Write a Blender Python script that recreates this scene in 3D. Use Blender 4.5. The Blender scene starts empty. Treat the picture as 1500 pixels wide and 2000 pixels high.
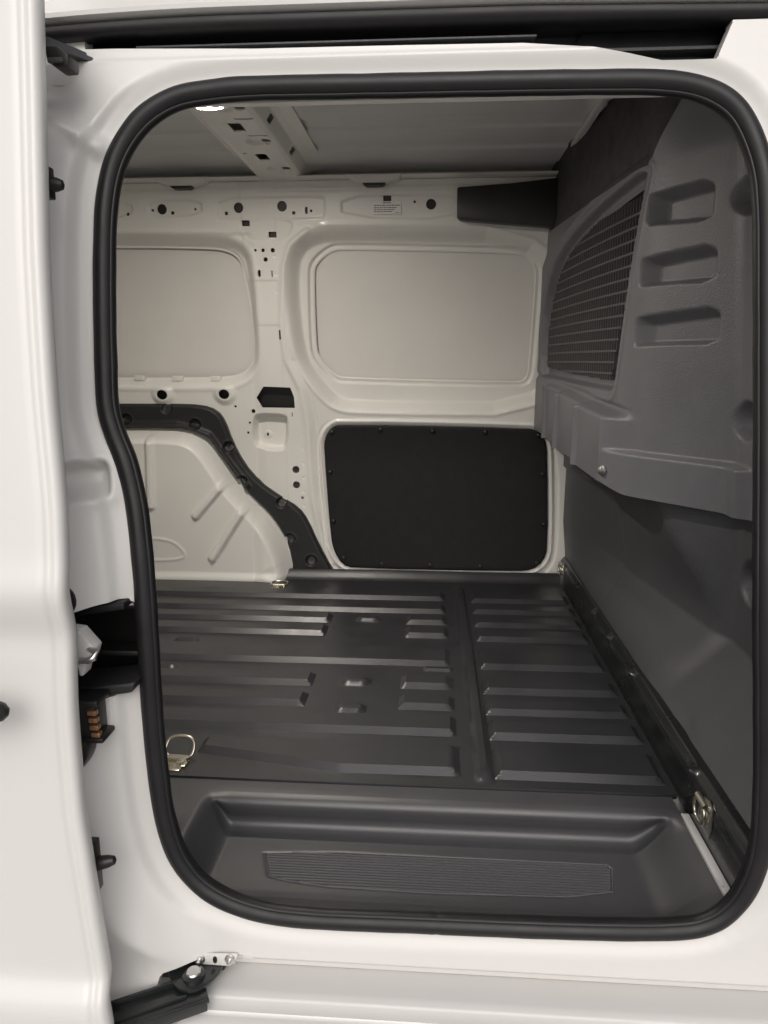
import bpy, bmesh, math
import numpy as np
from mathutils import Vector, Matrix

# ------------------------------------------------------------------ camera, sky, sun, exposure
S = bpy.context.scene
R = math.radians
cam_d = bpy.data.cameras.new('camera'); cam = bpy.data.objects.new('camera', cam_d)
S.collection.objects.link(cam); S.camera = cam
cam_d.sensor_width = 36.0; cam_d.lens = 25.99; cam_d.clip_start = 0.02; cam_d.clip_end = 500
cam.location = (0.0, -0.92, 0.75)
cam.rotation_euler = (R(90 - 11.6), 0, R(3.96))
W = bpy.data.worlds.new('World'); S.world = W; W.use_nodes = True
wn = W.node_tree.nodes; wl = W.node_tree.links
sky = wn.new('ShaderNodeTexSky'); sky.sky_type = 'NISHITA'; sky.sun_disc = False
SUN_EL, SUN_AZ = R(36), R(178)          # sun behind the camera, a little to its left
sky.sun_elevation = SUN_EL; sky.sun_rotation = SUN_AZ
sky.air_density = 1.0; sky.dust_density = 7.0; sky.ozone_density = 0.6
hs = wn.new('ShaderNodeHueSaturation'); hs.inputs['Saturation'].default_value = 0.32
wl.new(sky.outputs[0], hs.inputs['Color'])
bg = wn['Background']; bg.inputs['Strength'].default_value = 0.125
wl.new(hs.outputs[0], bg.inputs['Color'])
sun_d = bpy.data.lights.new('sun', 'SUN'); sun = bpy.data.objects.new('sun', sun_d)
S.collection.objects.link(sun)
sun_d.energy = 1.0; sun_d.angle = R(80); sun_d.color = (1.0, 0.968, 0.965)
sdir = Vector((math.sin(SUN_AZ) * math.cos(SUN_EL), math.cos(SUN_AZ) * math.cos(SUN_EL), math.sin(SUN_EL)))
sun.rotation_euler = (-sdir).to_track_quat('-Z', 'Y').to_euler()
sun.location = sdir * 6
S.view_settings.view_transform = 'Standard'; S.view_settings.look = 'None'
S.view_settings.exposure = -0.18; S.view_settings.gamma = 1.0
S.view_settings.use_curve_mapping = False
S.cycles.max_bounces = 8; S.cycles.diffuse_bounces = 6; S.cycles.glossy_bounces = 4
S.cycles.use_denoising = True
S.cycles.sample_clamp_indirect = 6.0

# ------------------------------------------------------------------ outlines, in metres (x along the van, y into it, z up from the cargo floor)
G = {
  'SEAL': [(0.0896,1.0906),(-0.0061,1.0911),(-0.1032,1.0916),(-0.2348,1.0923),(-0.2882,1.0897),(-0.3386,1.082),(-0.3772,1.0625),(-0.4032,1.0355),(-0.4225,1.0005),(-0.4331,0.9553),(-0.4369,0.8969),(-0.4375,0.8183),(-0.4365,0.7524),(-0.4341,0.6927),(-0.4246,0.6561),(-0.4088,0.6162),(-0.3972,0.5694),(-0.3905,0.5191),(-0.3859,0.4584),(-0.385,0.3795),(-0.3859,0.267),(-0.3831,0.1735),(-0.3769,0.1054),(-0.3595,0.0444),(-0.3205,-0.0039),(-0.2575,-0.0327),(-0.1751,-0.0424),(-0.0269,-0.0413),(0.1901,-0.0384),(0.331,-0.0316),(0.389,-0.0174),(0.4238,0.0172),(0.4432,0.0702),(0.4477,0.1328),(0.4419,0.2232),(0.431,0.3317),(0.4206,0.4355),(0.4163,0.5321),(0.4137,0.627),(0.4106,0.7211),(0.4074,0.8143),(0.403,0.9251),(0.3963,0.9801),(0.3782,1.0291),(0.3547,1.0599),(0.3174,1.079),(0.2648,1.0875),(0.1778,1.0897)],
  'RAILLOW': [(-0.5327,1.1431),(-0.4162,1.1425),(-0.235,1.1376),(-0.0712,1.1368),(0.1014,1.1352),(0.1706,1.1296),(0.23,1.1188),(0.2704,1.1105),(0.3348,1.1088),(0.3518,1.1504)],
  'JAMBPOCKET': [(-0.514,0.6206),(-0.4402,0.6239),(-0.4291,0.616),(-0.4251,0.5792),(-0.4307,0.571),(-0.5145,0.5747)],
  'JAMBSLOT': [(-0.5147,0.4236),(-0.4786,0.4281),(-0.4568,0.4343),(-0.4055,0.4405),(-0.4032,0.4327),(-0.3795,0.4304),(-0.3812,0.3278),(-0.3962,0.3288),(-0.398,0.3122),(-0.453,0.3029),(-0.4896,0.3002),(-0.5266,0.2967)],
  'SILLHOLE': [(-0.3838,-0.1141),(-0.3739,-0.1038),(-0.2533,-0.0979),(-0.25,-0.1126),(-0.1457,-0.1181),(-0.1465,-0.171),(-0.316,-0.1827),(-0.331,-0.1702),(-0.3546,-0.1459),(-0.3877,-0.1534)],
  'BAY': [(-0.4813,1.0445),(-0.4583,1.1085),(-0.4027,1.1471),(-0.3132,1.158),(0.431,1.1379),(0.4727,0.5798),(-0.26,0.5815),(-0.3381,0.5933),(-0.3804,0.6293),(-0.4433,0.7057),(-0.4695,0.7726),(-0.4843,0.919)],
  'WIN': [(-0.4026,1.0284),(-0.3931,1.0591),(-0.3476,1.0953),(-0.3067,1.101),(0.2386,1.0852),(0.2865,1.0743),(0.3122,1.0381),(0.3126,0.9772),(0.3072,0.7231),(0.2992,0.6868),(0.2663,0.6801),(-0.3093,0.6924),(-0.3435,0.7008),(-0.3964,0.7593),(-0.4048,0.8055)],
  'BAYL': [(-1.2602,1.1518),(-0.7066,1.1413),(-0.6336,1.1224),(-0.5983,1.0839),(-0.5896,1.0143),(-0.5872,0.7893),(-0.5961,0.7309),(-0.6396,0.68),(-0.7291,0.6592),(-1.3382,0.6665)],
  'WINL': [(-1.2659,1.1165),(-0.7427,1.1082),(-0.677,1.0969),(-0.6425,1.069),(-0.6337,1.0068),(-0.608,0.8387),(-0.6147,0.7644),(-0.646,0.714),(-0.7089,0.6918),(-1.3342,0.6908)],
  'PANEL': [(-0.3833,0.4448),(-0.3801,0.4877),(-0.3578,0.5233),(-0.3275,0.5376),(0.3077,0.5275),(0.3507,0.5174),(0.371,0.4897),(0.381,0.4338),(0.3969,0.1127),(0.3833,0.061),(0.3457,0.0306),(0.2928,0.024),(-0.2839,0.0237),(-0.324,0.038),(-0.3527,0.0845),(-0.3647,0.1365)],
  'PANELRIM': [(-0.4083,0.4446),(-0.4028,0.4982),(-0.3767,0.5373),(-0.3393,0.5533),(0.3153,0.5448),(0.3719,0.5313),(0.3948,0.4899),(0.421,0.3818),(0.4301,0.1133),(0.4126,0.0356),(0.3646,0.0012),(0.2939,-0.0059),(-0.2933,-0.0049),(-0.3482,0.0149),(-0.3785,0.0709),(-0.3903,0.1361)],
  'PILLARBEAD': [(-0.4108,1.1471),(-0.4683,1.1056),(-0.4929,1.0446),(-0.508,0.8547),(-0.4965,0.7476),(-0.4525,0.6548),(-0.4332,0.5334),(-0.4304,0.4089),(-0.4224,0.2646),(-0.3924,0.1174),(-0.3569,0.043)],
  'PILLARBEAD2': [(-0.403,0.5861),(-0.4011,0.4447),(-0.3929,0.3013),(-0.3808,0.1548)],
  'EMBA': [(-0.6882,1.2454),(-0.5354,1.2477),(-0.3617,1.2483),(-0.3525,1.238),(-0.354,1.194),(-0.364,1.1853),(-0.6864,1.1862),(-0.6956,1.1952)],
  'EMBB': [(-0.3011,1.246),(-0.0888,1.2488),(0.0681,1.2409),(0.0696,1.1771),(-0.2995,1.1875)],
  'EMBC': [(-0.9151,1.2426),(-0.7439,1.2432),(-0.743,1.1988),(-0.917,1.1964)],
  'EMBD': [(-1.1448,1.2427),(-0.9697,1.2433),(-0.9669,1.197),(-1.1516,1.1963)],
  'EMBE': [(-0.6209,1.1854),(-0.474,1.1866),(-0.4507,1.1655),(-0.4839,1.1208),(-0.593,1.1129),(-0.6232,1.1525)],
  'HEXHOLE': [(-0.5812,0.663),(-0.4888,0.6598),(-0.4781,0.629),(-0.4764,0.591),(-0.5891,0.5922),(-0.6082,0.6251)],
  'POCKET': [(-0.6271,0.5535),(-0.608,0.5729),(-0.5145,0.5699),(-0.5011,0.5541),(-0.5074,0.4653),(-0.5264,0.4401),(-0.6106,0.4501),(-0.6323,0.4751)],
  'CIRC': [(-0.8731,1.2183),(-0.6266,1.2196),(-0.4883,1.2222),(-0.0225,1.222)],
  'SQS': [(-0.9844,1.2047),(-0.8395,1.2074),(-0.667,1.2038),(-0.4521,1.2026),(-0.5547,1.0927)],
  'SQL': [(-0.6053,1.1733),(-0.5222,1.1393),(-0.1582,1.2397)],
  'DOTS': [(-0.9032,1.2157),(-0.766,1.2169),(-0.397,1.2078),(-0.073,1.2299),(-0.5794,1.0929),(-0.6828,0.5953),(-0.6369,0.5393),(-0.6446,0.5055),(-0.4602,0.2787)],
  'DOTM': [(-0.5233,1.0924),(-0.5481,1.0651),(-0.6218,0.5798)],
  'SLOTS': [(-0.4114,1.2095),(-0.5706,1.0235),(-0.5289,1.0232),(-0.5144,0.8319),(-0.4881,0.5682)],
  'COLLAR': [(-0.9324,0.6344),(-0.7168,0.6369)],
  'GREYH': [(-0.4813,0.3779),(-0.4808,0.3238)],
  'POCKH': [(-0.5825,0.497)],
  'SEAM': [(-0.5753,1.0017),(-0.4918,1.0011),(-0.5842,0.8631),(-0.4991,0.8628)],
  'LABEL': [(-0.2027,1.2316),(-0.1156,1.2304),(-0.1156,1.194),(-0.2032,1.1951)],
  'CLIPS': [(-1.0187,0.693),(-0.8854,0.6915),(-0.7529,0.6917)],
  'SCREWS': [(-0.3529,0.5092),(-0.1861,0.5191),(-0.0089,0.515),(0.1685,0.5127),(0.3464,0.5034),(-0.3613,0.3702),(0.3666,0.3707),(-0.353,0.1959),(0.3775,0.1961),(-0.3183,0.0626),(-0.1835,0.0426),(-0.0117,0.0422),(0.1641,0.0419),(0.3588,0.0568)],
  'TRIM': [(-1.3486,0.6013),(-0.9122,0.6048),(-0.7962,0.6018),(-0.7459,0.5845),(-0.7201,0.5494),(-0.699,0.4746),(-0.6613,0.3977),(-0.6091,0.3351),(-0.5433,0.2886),(-0.4718,0.2456),(-0.4401,0.2001),(-0.4017,0.1079),(-0.3465,0.0016),(-0.3321,-0.0247),(-0.5246,-0.0287),(-0.4955,0.0214),(-0.5115,0.1154),(-0.5377,0.1671),(-0.5762,0.2258),(-0.6611,0.3072),(-0.7125,0.3882),(-0.743,0.4383),(-0.7788,0.492),(-0.8312,0.5132),(-0.8844,0.5236),(-1.3621,0.517)],
  'ARCH': [(-1.3616,0.5207),(-0.8844,0.5236),(-0.8224,0.5097),(-0.7764,0.4777),(-0.7296,0.4133),(-0.6786,0.3252),(-0.5817,0.2257),(-0.5378,0.1616),(-0.5102,0.0966),(-0.4918,0.0215),(-0.4969,-0.0358),(-0.5253,-0.0556),(-1.4228,-0.0752)],
  'CUPS': [(-1.0593,0.5511),(-0.9139,0.589),(-0.8202,0.5347),(-0.7094,0.4565),(-0.6672,0.338),(-0.5295,0.2632),(-0.5055,0.1342),(-0.4302,0.0567)],
  'ARIB': [(-0.9615,0.4893),(-0.9708,0.2597),(-0.7121,0.3436),(-0.8147,0.2274),(-0.6477,0.2551),(-0.7638,0.0779)],
  'AOVAL': [(-1.0167,0.1456),(-0.9068,0.1419),(-0.858,0.0966),(-0.8706,0.0685),(-1.0778,0.0646)],
  'BOWOVAL': [(-0.4456,0.8466),(-0.4431,1.0983),(-0.446,1.3771)],
  'BOWSLOT': [(-0.4544,0.921),(-0.4536,1.0534)],
  'BOWSQ': [(-0.4872,0.9845),(-0.4867,1.2514)],
  'BOWDISH': [(-0.4788,0.8409),(-0.4762,1.1142),(-0.4814,1.3865)],
  'BOWDOT': [(-0.4465,0.8196),(-0.4426,1.1258),(-0.5269,1.2124)],
  'RIBL': [(-0.0122,1.3298),(-0.011,1.2085),(-0.0101,1.1115),(-0.0091,1.007),(-0.0073,0.8157),(-0.006,0.6836),(-0.005,0.5783),(-0.004,0.4659),(-0.0026,0.3198)],
  'RIBLTOP': [(0.0373,1.407),(0.0358,1.2685),(0.0348,1.1754),(0.0338,1.0772),(0.0348,0.9184),(0.0388,0.746),(0.0406,0.639),(0.0433,0.5416),(0.0438,0.4204)],
  'RIBR': [(0.2847,1.3201),(0.2726,1.2144),(0.2596,1.101),(0.247,0.9908),(0.226,0.8069),(0.2102,0.669),(0.1984,0.5663),(0.186,0.4583),(0.1696,0.3147)],
  'RIBLEND': [(-0.3048,1.1081),(-0.2995,1.0023),(-0.2881,0.6751),(-0.2844,0.5736),(-0.0757,1.124),(-0.0716,1.0181),(-0.0695,0.6902),(-0.0649,0.5888),(0.0354,1.2303),(0.0388,0.8317),(0.0473,0.4842),(0.0552,0.3342)],
  'RIBRSTART': [(0.1236,1.2271),(0.1253,1.1125),(0.1264,1.0011),(0.1249,0.8155),(0.1211,0.6762),(0.1192,0.5749),(0.1174,0.4701),(0.1195,0.3248)],
  'BUMPS': [(-0.1885,1.1467),(-0.1799,0.7107),(-0.1775,0.5712)],
  'SMALL': [(-0.6702,0.9498),(-0.6707,0.7762),(-0.7474,1.4139),(-0.696,1.4175)],
  'RIDGE': [(0.0859,1.4104),(0.0996,0.2771)],
  'RINGS': [(-0.475,0.3314),(-0.5164,1.4242)],
  'WELL': [(-0.3875,0.1752),(-0.343,0.0606),(0.4221,0.217)],
  'REC': [(0.7049,1.073),(0.5963,1.0794),(0.5853,1.0115),(0.7044,1.022),(0.7165,0.951),(0.5839,0.9612),(0.5743,0.9),(0.7154,0.9041),(0.721,0.8331),(0.5702,0.8466),(0.5621,0.7839),(0.723,0.7826)],
  'BANDB': [(0.7278,0.5559),(0.5133,0.5586),(0.7219,0.46),(0.506,0.4662),(0.5339,0.8458)],
  'BCREASE': [(0.7171,0.6403)],
  'LOWB': [(0.6385,0.4485),(0.5181,0.1917),(0.5124,0.1176),(0.4763,-0.1209)],
  'GRILLE': [(0.7462,1.0905),(0.9009,0.7053),(1.5212,0.7301),(1.5432,0.7719),(1.4047,0.9867),(1.2717,1.0413),(1.0411,1.0787)],
  'GOUT': [(0.733,1.1133),(0.8218,0.7027),(0.8463,0.6786),(1.5513,0.6988)],
  'ABOT': [(1.5873,0.5296),(0.755,0.4833),(1.4442,0.6854),(0.7599,0.634),(0.8157,0.7086)],
  'AFIN': [(1.3841,0.5399),(1.2021,0.5279),(0.9645,0.495),(0.7721,0.4805)],
  'SLATR': [(0.7601,1.0692),(0.7498,1.0471),(0.7517,1.0252),(0.7715,0.9996),(0.7861,0.9767),(0.8007,0.951),(0.8163,0.928),(0.8283,0.9018),(0.8406,0.8751),(0.8497,0.8488),(0.8588,0.8209),(0.8648,0.7947),(0.8741,0.7659),(0.8837,0.7365),(0.8977,0.709)],
  'ARM': [(0.0558,1.2605),(0.2192,1.2696),(0.3848,1.2856),(0.3923,1.1339),(0.3385,1.1433),(0.0685,1.1671),(0.0575,1.176)],
  'DOOREDGE': [(-0.431,1.1298),(-0.4295,1.0555),(-0.4283,0.9537),(-0.427,0.8616),(-0.4222,0.763),(-0.4182,0.6967),(-0.4129,0.6411),(-0.4082,0.5852),(-0.4075,0.5289),(-0.4054,0.5007),(-0.41,0.4418),(-0.4127,0.4041),(-0.417,0.3399),(-0.4177,0.2738),(-0.4184,0.2057),(-0.4147,0.1498),(-0.4101,0.078),(-0.4054,0.004),(-0.4001,-0.0491),(-0.3962,-0.0878)],
  'PIN1': [(-0.4606,0.9685),(-0.441,0.9525),(-0.4635,0.9387)],
  'PIN2': [(-0.4341,0.1391),(-0.4061,0.1144),(-0.4339,0.0736)],
  'STRIKER': [(-0.4446,0.4243),(-0.4203,0.3977),(-0.4401,0.36),(-0.4157,0.389)],
  'CONTACT': [(-0.4585,0.3202),(-0.4273,0.3262),(-0.4266,0.2745),(-0.4632,0.2659),(-0.4397,0.3159),(-0.4301,0.3162),(-0.4405,0.2726),(-0.4299,0.2759)],
  'LEVER': [(-0.4578,0.2715),(-0.44,0.2722),(-0.4407,0.2468),(-0.4589,0.2189)],
  'BUMP': [(-0.4462,0.4769),(-0.44,0.4593),(-0.4463,0.4393)],
  'ARMLOW': [(-0.4311,-0.1118),(-0.3535,-0.0866),(-0.3226,-0.0714),(-0.2804,-0.0483),(-0.2795,-0.0604),(-0.3024,-0.0947),(-0.3642,-0.1449),(-0.4275,-0.1622)],
  'PLATE': [(-0.3404,-0.0962),(-0.2749,-0.0938),(-0.2801,-0.1098),(-0.2894,-0.1147),(-0.3276,-0.1146),(-0.3397,-0.1127)],
  'BOLTS': [(-0.3316,-0.1043),(-0.2866,-0.1023),(-0.3095,-0.1047)],
  'CLIPW': [(-0.371,-0.0972),(-0.3523,-0.1048),(-0.2704,-0.0935),(-0.2534,-0.1063)],
  'PIVOT': [(-0.3281,-0.0987)],
  'MECH': [(-0.3799,-0.1018),(-0.3,-0.0967),(-0.2993,-0.114),(-0.382,-0.1369)],
  'TOPARM': [(-0.4853,1.1425),(-0.4677,1.1375),(-0.4432,1.1228),(-0.4299,1.1128),(-0.4378,1.1113),(-0.4568,1.1158),(-0.4864,1.1313)],
  'TOPBLOCK': [(-0.4748,1.12),(-0.459,1.1196),(-0.4453,1.1098),(-0.4465,1.0959),(-0.4612,1.0952),(-0.4732,1.1033)],
  'BASERINGS': [(1.5353,0.0493),(0.1708,0.0412),(1.0438,0.0823),(0.8591,0.0791),(0.6392,0.086),(0.2416,0.0847),(0.2363,0.0119),(0.056,-0.0023)],
  'PAD': [(-0.2788,0.1759),(-0.155,0.1858),(0.2931,0.1842),(0.3001,0.1746),(0.2887,0.1212),(0.2168,0.1049),(0.01,0.0985),(-0.1604,0.1017),(-0.228,0.1112),(-0.26,0.1198)],
}

# ------------------------------------------------------------------ helpers
COL = S.collection
WLOC = {}
def tag(o, **k):
    for a, b in k.items(): o[a] = b
    return o
def empty(name, loc):
    o = bpy.data.objects.new(name, None); COL.objects.link(o); o.location = loc
    o.empty_display_size = 0.1; WLOC[o.name] = Vector(loc); return o
def link(name, me, mat, parent=None, loc=(0, 0, 0), rot=None):
    o = bpy.data.objects.new(name, me); COL.objects.link(o)
    if mat is not None and len(me.materials) == 0: me.materials.append(mat)
    L = Vector(loc); WLOC[o.name] = L
    o.location = L - (WLOC[parent.name] if parent else Vector((0, 0, 0)))
    if rot: o.rotation_euler = rot
    if parent: o.parent = parent
    return o
def raw_mesh(name, v, q, smooth=True, sharp=None):
    me = bpy.data.meshes.new(name)
    v = np.asarray(v, dtype=np.float32); q = np.asarray(q, dtype=np.int32)
    me.vertices.add(len(v)); me.vertices.foreach_set('co', v.ravel())
    n = len(q); k = q.shape[1]
    me.loops.add(n * k); me.loops.foreach_set('vertex_index', q.ravel())
    me.polygons.add(n); me.polygons.foreach_set('loop_start', np.arange(0, n * k, k, dtype=np.int32))
    me.update(calc_edges=True)
    me.polygons.foreach_set('use_smooth', np.full(n, smooth))
    if sharp: me.set_sharp_from_angle(angle=R(sharp))
    return me
def bm_mesh(name, bm, sharp=35, smooth=True):
    bmesh.ops.recalc_face_normals(bm, faces=bm.faces)
    me = bpy.data.meshes.new(name); bm.to_mesh(me); bm.free()
    me.polygons.foreach_set('use_smooth', np.full(len(me.polygons), smooth))
    if smooth and sharp: me.set_sharp_from_angle(angle=R(sharp))
    return me
def sst(a, b, x):
    t = np.clip((x - a) / (b - a), 0, 1); return t * t * (3 - 2 * t)
def lin(a, b, x): return np.clip((x - a) / (b - a), 0, 1)
def smax(a, b, k):
    h = np.clip(0.5 + 0.5 * (a - b) / k, 0, 1); return b * (1 - h) + a * h + k * h * (1 - h)
def smin(a, b, k): return -smax(-a, -b, k)
def chaikin(P, n=2):
    P = np.asarray(P, float)
    for _ in range(n):
        Q = np.roll(P, -1, 0); P = np.stack([0.75 * P + 0.25 * Q, 0.25 * P + 0.75 * Q], 1).reshape(-1, 2)
    return P
def catmull(P, per=8):
    P = np.asarray(P, float); n = len(P); out = []
    for i in range(n):
        a, b, c, d = P[i - 1], P[i], P[(i + 1) % n], P[(i + 2) % n]
        for t in np.arange(per) / per:
            out.append(0.5 * ((2 * b) + (c - a) * t + (2 * a - 5 * b + 4 * c - d) * t * t + (3 * b - a - 3 * c + d) * t ** 3))
    return np.array(out)
def resample(P, n):
    P = np.vstack([P, P[:1]]); L = np.r_[0, np.cumsum(np.hypot(*np.diff(P, axis=0).T))]
    s = np.linspace(0, L[-1], n, endpoint=False)
    return np.stack([np.interp(s, L, P[:, i]) for i in (0, 1)], 1)
def sdp(P, X, Y, m=0.10):
    """signed distance to a polygon, negative inside; exact within m of its box"""
    P = np.asarray(P, float); out = np.full(X.shape, 0.3)
    msk = (X > P[:, 0].min() - m) & (X < P[:, 0].max() + m) & (Y > P[:, 1].min() - m) & (Y < P[:, 1].max() + m)
    x, y = X[msk], Y[msk]
    d2 = np.full(x.shape, 1e9); ins = np.zeros(x.shape, bool)
    for i in range(len(P)):
        (ax, ay), (bx, by) = P[i - 1], P[i]
        ex, ey = bx - ax, by - ay
        t = np.clip(((x - ax) * ex + (y - ay) * ey) / (ex * ex + ey * ey + 1e-12), 0, 1)
        d2 = np.minimum(d2, (x - ax - t * ex) ** 2 + (y - ay - t * ey) ** 2)
        c = ((ay > y) != (by > y))
        if ey != 0: ins ^= c & (x < ex * (y - ay) / ey + ax)
    d = np.sqrt(d2); out[msk] = np.where(ins, -d, d); return out
def sdl(P, X, Y):
    """distance to an open polyline"""
    d2 = np.full(X.shape, 1e9)
    for (ax, ay), (bx, by) in zip(P[:-1], P[1:]):
        ex, ey = bx - ax, by - ay
        t = np.clip(((X - ax) * ex + (Y - ay) * ey) / (ex * ex + ey * ey + 1e-12), 0, 1)
        d2 = np.minimum(d2, (X - ax - t * ex) ** 2 + (Y - ay - t * ey) ** 2)
    return np.sqrt(d2)
def sbox(X, Y, cx, cy, hx, hy, r=0.0):
    qx = np.abs(X - cx) - hx + r; qy = np.abs(Y - cy) - hy + r
    return np.hypot(np.maximum(qx, 0), np.maximum(qy, 0)) + np.minimum(np.maximum(qx, qy), 0) - r
def sheet(name, U, V, fn, keep=None, skirt=None, sharp=None):
    """a pressed sheet: grid u,v -> fn(u,v) -> xyz, trimmed to keep(u,v) < 0 with its rim on the outline"""
    U = np.asarray(U, float); V = np.asarray(V, float)
    A, B = np.meshgrid(U, V, indexing='ij')
    nu, nv = A.shape
    idx = np.arange(nu * nv).reshape(nu, nv)
    q = np.stack([idx[:-1, :-1], idx[1:, :-1], idx[1:, 1:], idx[:-1, 1:]], -1).reshape(-1, 4)
    if keep is not None:
        k = keep(A, B)
        gu, gv = np.gradient(k, U, V)
        gl = np.maximum(np.hypot(gu, gv), 0.5)
        cell = 1.5 * max(np.diff(U).max(), np.diff(V).max())
        mv = np.where(k > 0, np.clip(k, 0, cell), 0) / (gl * gl)
        A = A - mv * gu; B = B - mv * gv
        kk = k.ravel()[q]; q = q[(kk < 0).any(1)]
    P = np.stack([np.asarray(c, float) + 0 * A for c in fn(A, B)], -1).reshape(-1, 3)
    used = np.unique(q); rm = np.full(nu * nv, -1); rm[used] = np.arange(len(used))
    P = P[used]; q = rm[q]
    if skirt is not None:
        e = np.concatenate([q[:, [0, 1]], q[:, [1, 2]], q[:, [2, 3]], q[:, [3, 0]]])
        es = np.sort(e, 1); key = es[:, 0].astype(np.int64) * len(P) + es[:, 1]
        u, inv, cnt = np.unique(key, return_inverse=True, return_counts=True)
        be = e[cnt[inv] == 1]
        n0 = len(P); m = len(be)
        T1 = P[be[:, 0]]; T2 = P[be[:, 1]]; off = np.asarray(skirt, float)
        P = np.concatenate([P, T1, T2, T2 + off, T1 + off])
        a = n0 + np.arange(m)
        q = np.concatenate([q, np.stack([a + m, a, a + 3 * m, a + 2 * m], 1)])
    return raw_mesh(name, P, q, True, sharp)
def grid(a, b, step, extra=()):
    g = np.arange(a, b + step * 0.5, step)
    if len(extra):
        ex = np.array([e for e in extra if a < e < b])
        g = g[np.min(np.abs(g[:, None] - ex[None, :]), 1) > step * 0.35]
        g = np.sort(np.r_[g, ex])
    return g
def box(bm, lo, hi, bev=0.0, seg=2):
    b2 = bmesh.new()
    vs = [b2.verts.new((x, y, z)) for x in (lo[0], hi[0]) for y in (lo[1], hi[1]) for z in (lo[2], hi[2])]
    for f in ((0, 1, 3, 2), (4, 6, 7, 5), (0, 4, 5, 1), (2, 3, 7, 6), (0, 2, 6, 4), (1, 5, 7, 3)): b2.faces.new([vs[i] for i in f])
    if bev: bmesh.ops.bevel(b2, geom=b2.edges[:], offset=bev, segments=seg, profile=0.5, affect='EDGES')
    merge(bm, b2)
def merge(bm, b2):
    t = bpy.data.meshes.new('t'); b2.to_mesh(t); b2.free(); bm.from_mesh(t); bpy.data.meshes.remove(t)
def prism(bm, pts, axis, a, b, bev=0.0, seg=2):
    """polygon (2D) pushed from a to b along axis 'x','y' or 'z'"""
    mk = {'y': lambda p, t: (p[0], t, p[1]), 'x': lambda p, t: (t, p[0], p[1]), 'z': lambda p, t: (p[0], p[1], t)}[axis]
    b2 = bmesh.new()
    va = [b2.verts.new(mk(p, a)) for p in pts]; vb = [b2.verts.new(mk(p, b)) for p in pts]; n = len(pts)
    b2.faces.new(va); b2.faces.new(vb)
    for i in range(n): b2.faces.new((va[i - 1], va[i], vb[i], vb[i - 1]))
    bmesh.ops.recalc_face_normals(b2, faces=b2.faces)
    if bev: bmesh.ops.bevel(b2, geom=b2.edges[:], offset=bev, segments=seg, profile=0.5, affect='EDGES', clamp_overlap=True)
    merge(bm, b2)
def tube(bm, pts, r, n=10, closed=False):
    pts = [Vector(p) for p in pts]; N = len(pts); rings = []
    rr = r if hasattr(r, '__len__') else [r] * N
    up = Vector((0.13, 0.31, 0.94)); prev = None
    for i, p in enumerate(pts):
        if closed: t = (pts[(i + 1) % N] - pts[i - 1]).normalized()
        else: t = (pts[min(i + 1, N - 1)] - pts[max(i - 1, 0)]).normalized()
        a = up if prev is None else prev
        s = a - t * a.dot(t); s.normalize(); prev = s; c = t.cross(s)
        rings.append([bm.verts.new(p + (s * math.cos(k * 2 * math.pi / n) + c * math.sin(k * 2 * math.pi / n)) * rr[i]) for k in range(n)])
    for i in range(N if closed else N - 1):
        A, B = rings[i], rings[(i + 1) % N]
        for k in range(n): bm.faces.new((A[k - 1], A[k], B[k], B[k - 1]))
    if not closed: bm.faces.new(rings[0][::-1]); bm.faces.new(rings[-1])
def lathe(bm, prof, c, axis, n=16):
    """prof: (radius, height along axis)"""
    ax = Vector(axis).normalized(); s = ax.orthogonal().normalized(); t = ax.cross(s); c = Vector(c); rings = []
    for r, h in prof:
        rings.append([bm.verts.new(c + ax * h + (s * math.cos(k * 2 * math.pi / n) + t * math.sin(k * 2 * math.pi / n)) * max(r, 1e-5)) for k in range(n)])
    for A, B in zip(rings[:-1], rings[1:]):
        for k in range(n): bm.faces.new((A[k - 1], A[k], B[k], B[k - 1]))
    bm.faces.new(rings[0][::-1]); bm.faces.new(rings[-1])
def extrude_profile(name, prof, x0, x1, steps=2, sharp=40, axis='x'):
    P = []; n = len(prof)
    for x in np.linspace(x0, x1, steps):
        for a, b in prof: P.append((x, a, b) if axis == 'x' else (a, x, b))
    q = [(i * n + j, (i + 1) * n + j, (i + 1) * n + j + 1, i * n + j + 1) for i in range(steps - 1) for j in range(n - 1)]
    return raw_mesh(name, P, q, True, sharp)
def arc(cx, cy, r, a0, a1, n=6): return [(cx + r * math.cos(R(a0 + (a1 - a0) * i / n)), cy + r * math.sin(R(a0 + (a1 - a0) * i / n))) for i in range(n + 1)]

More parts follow.
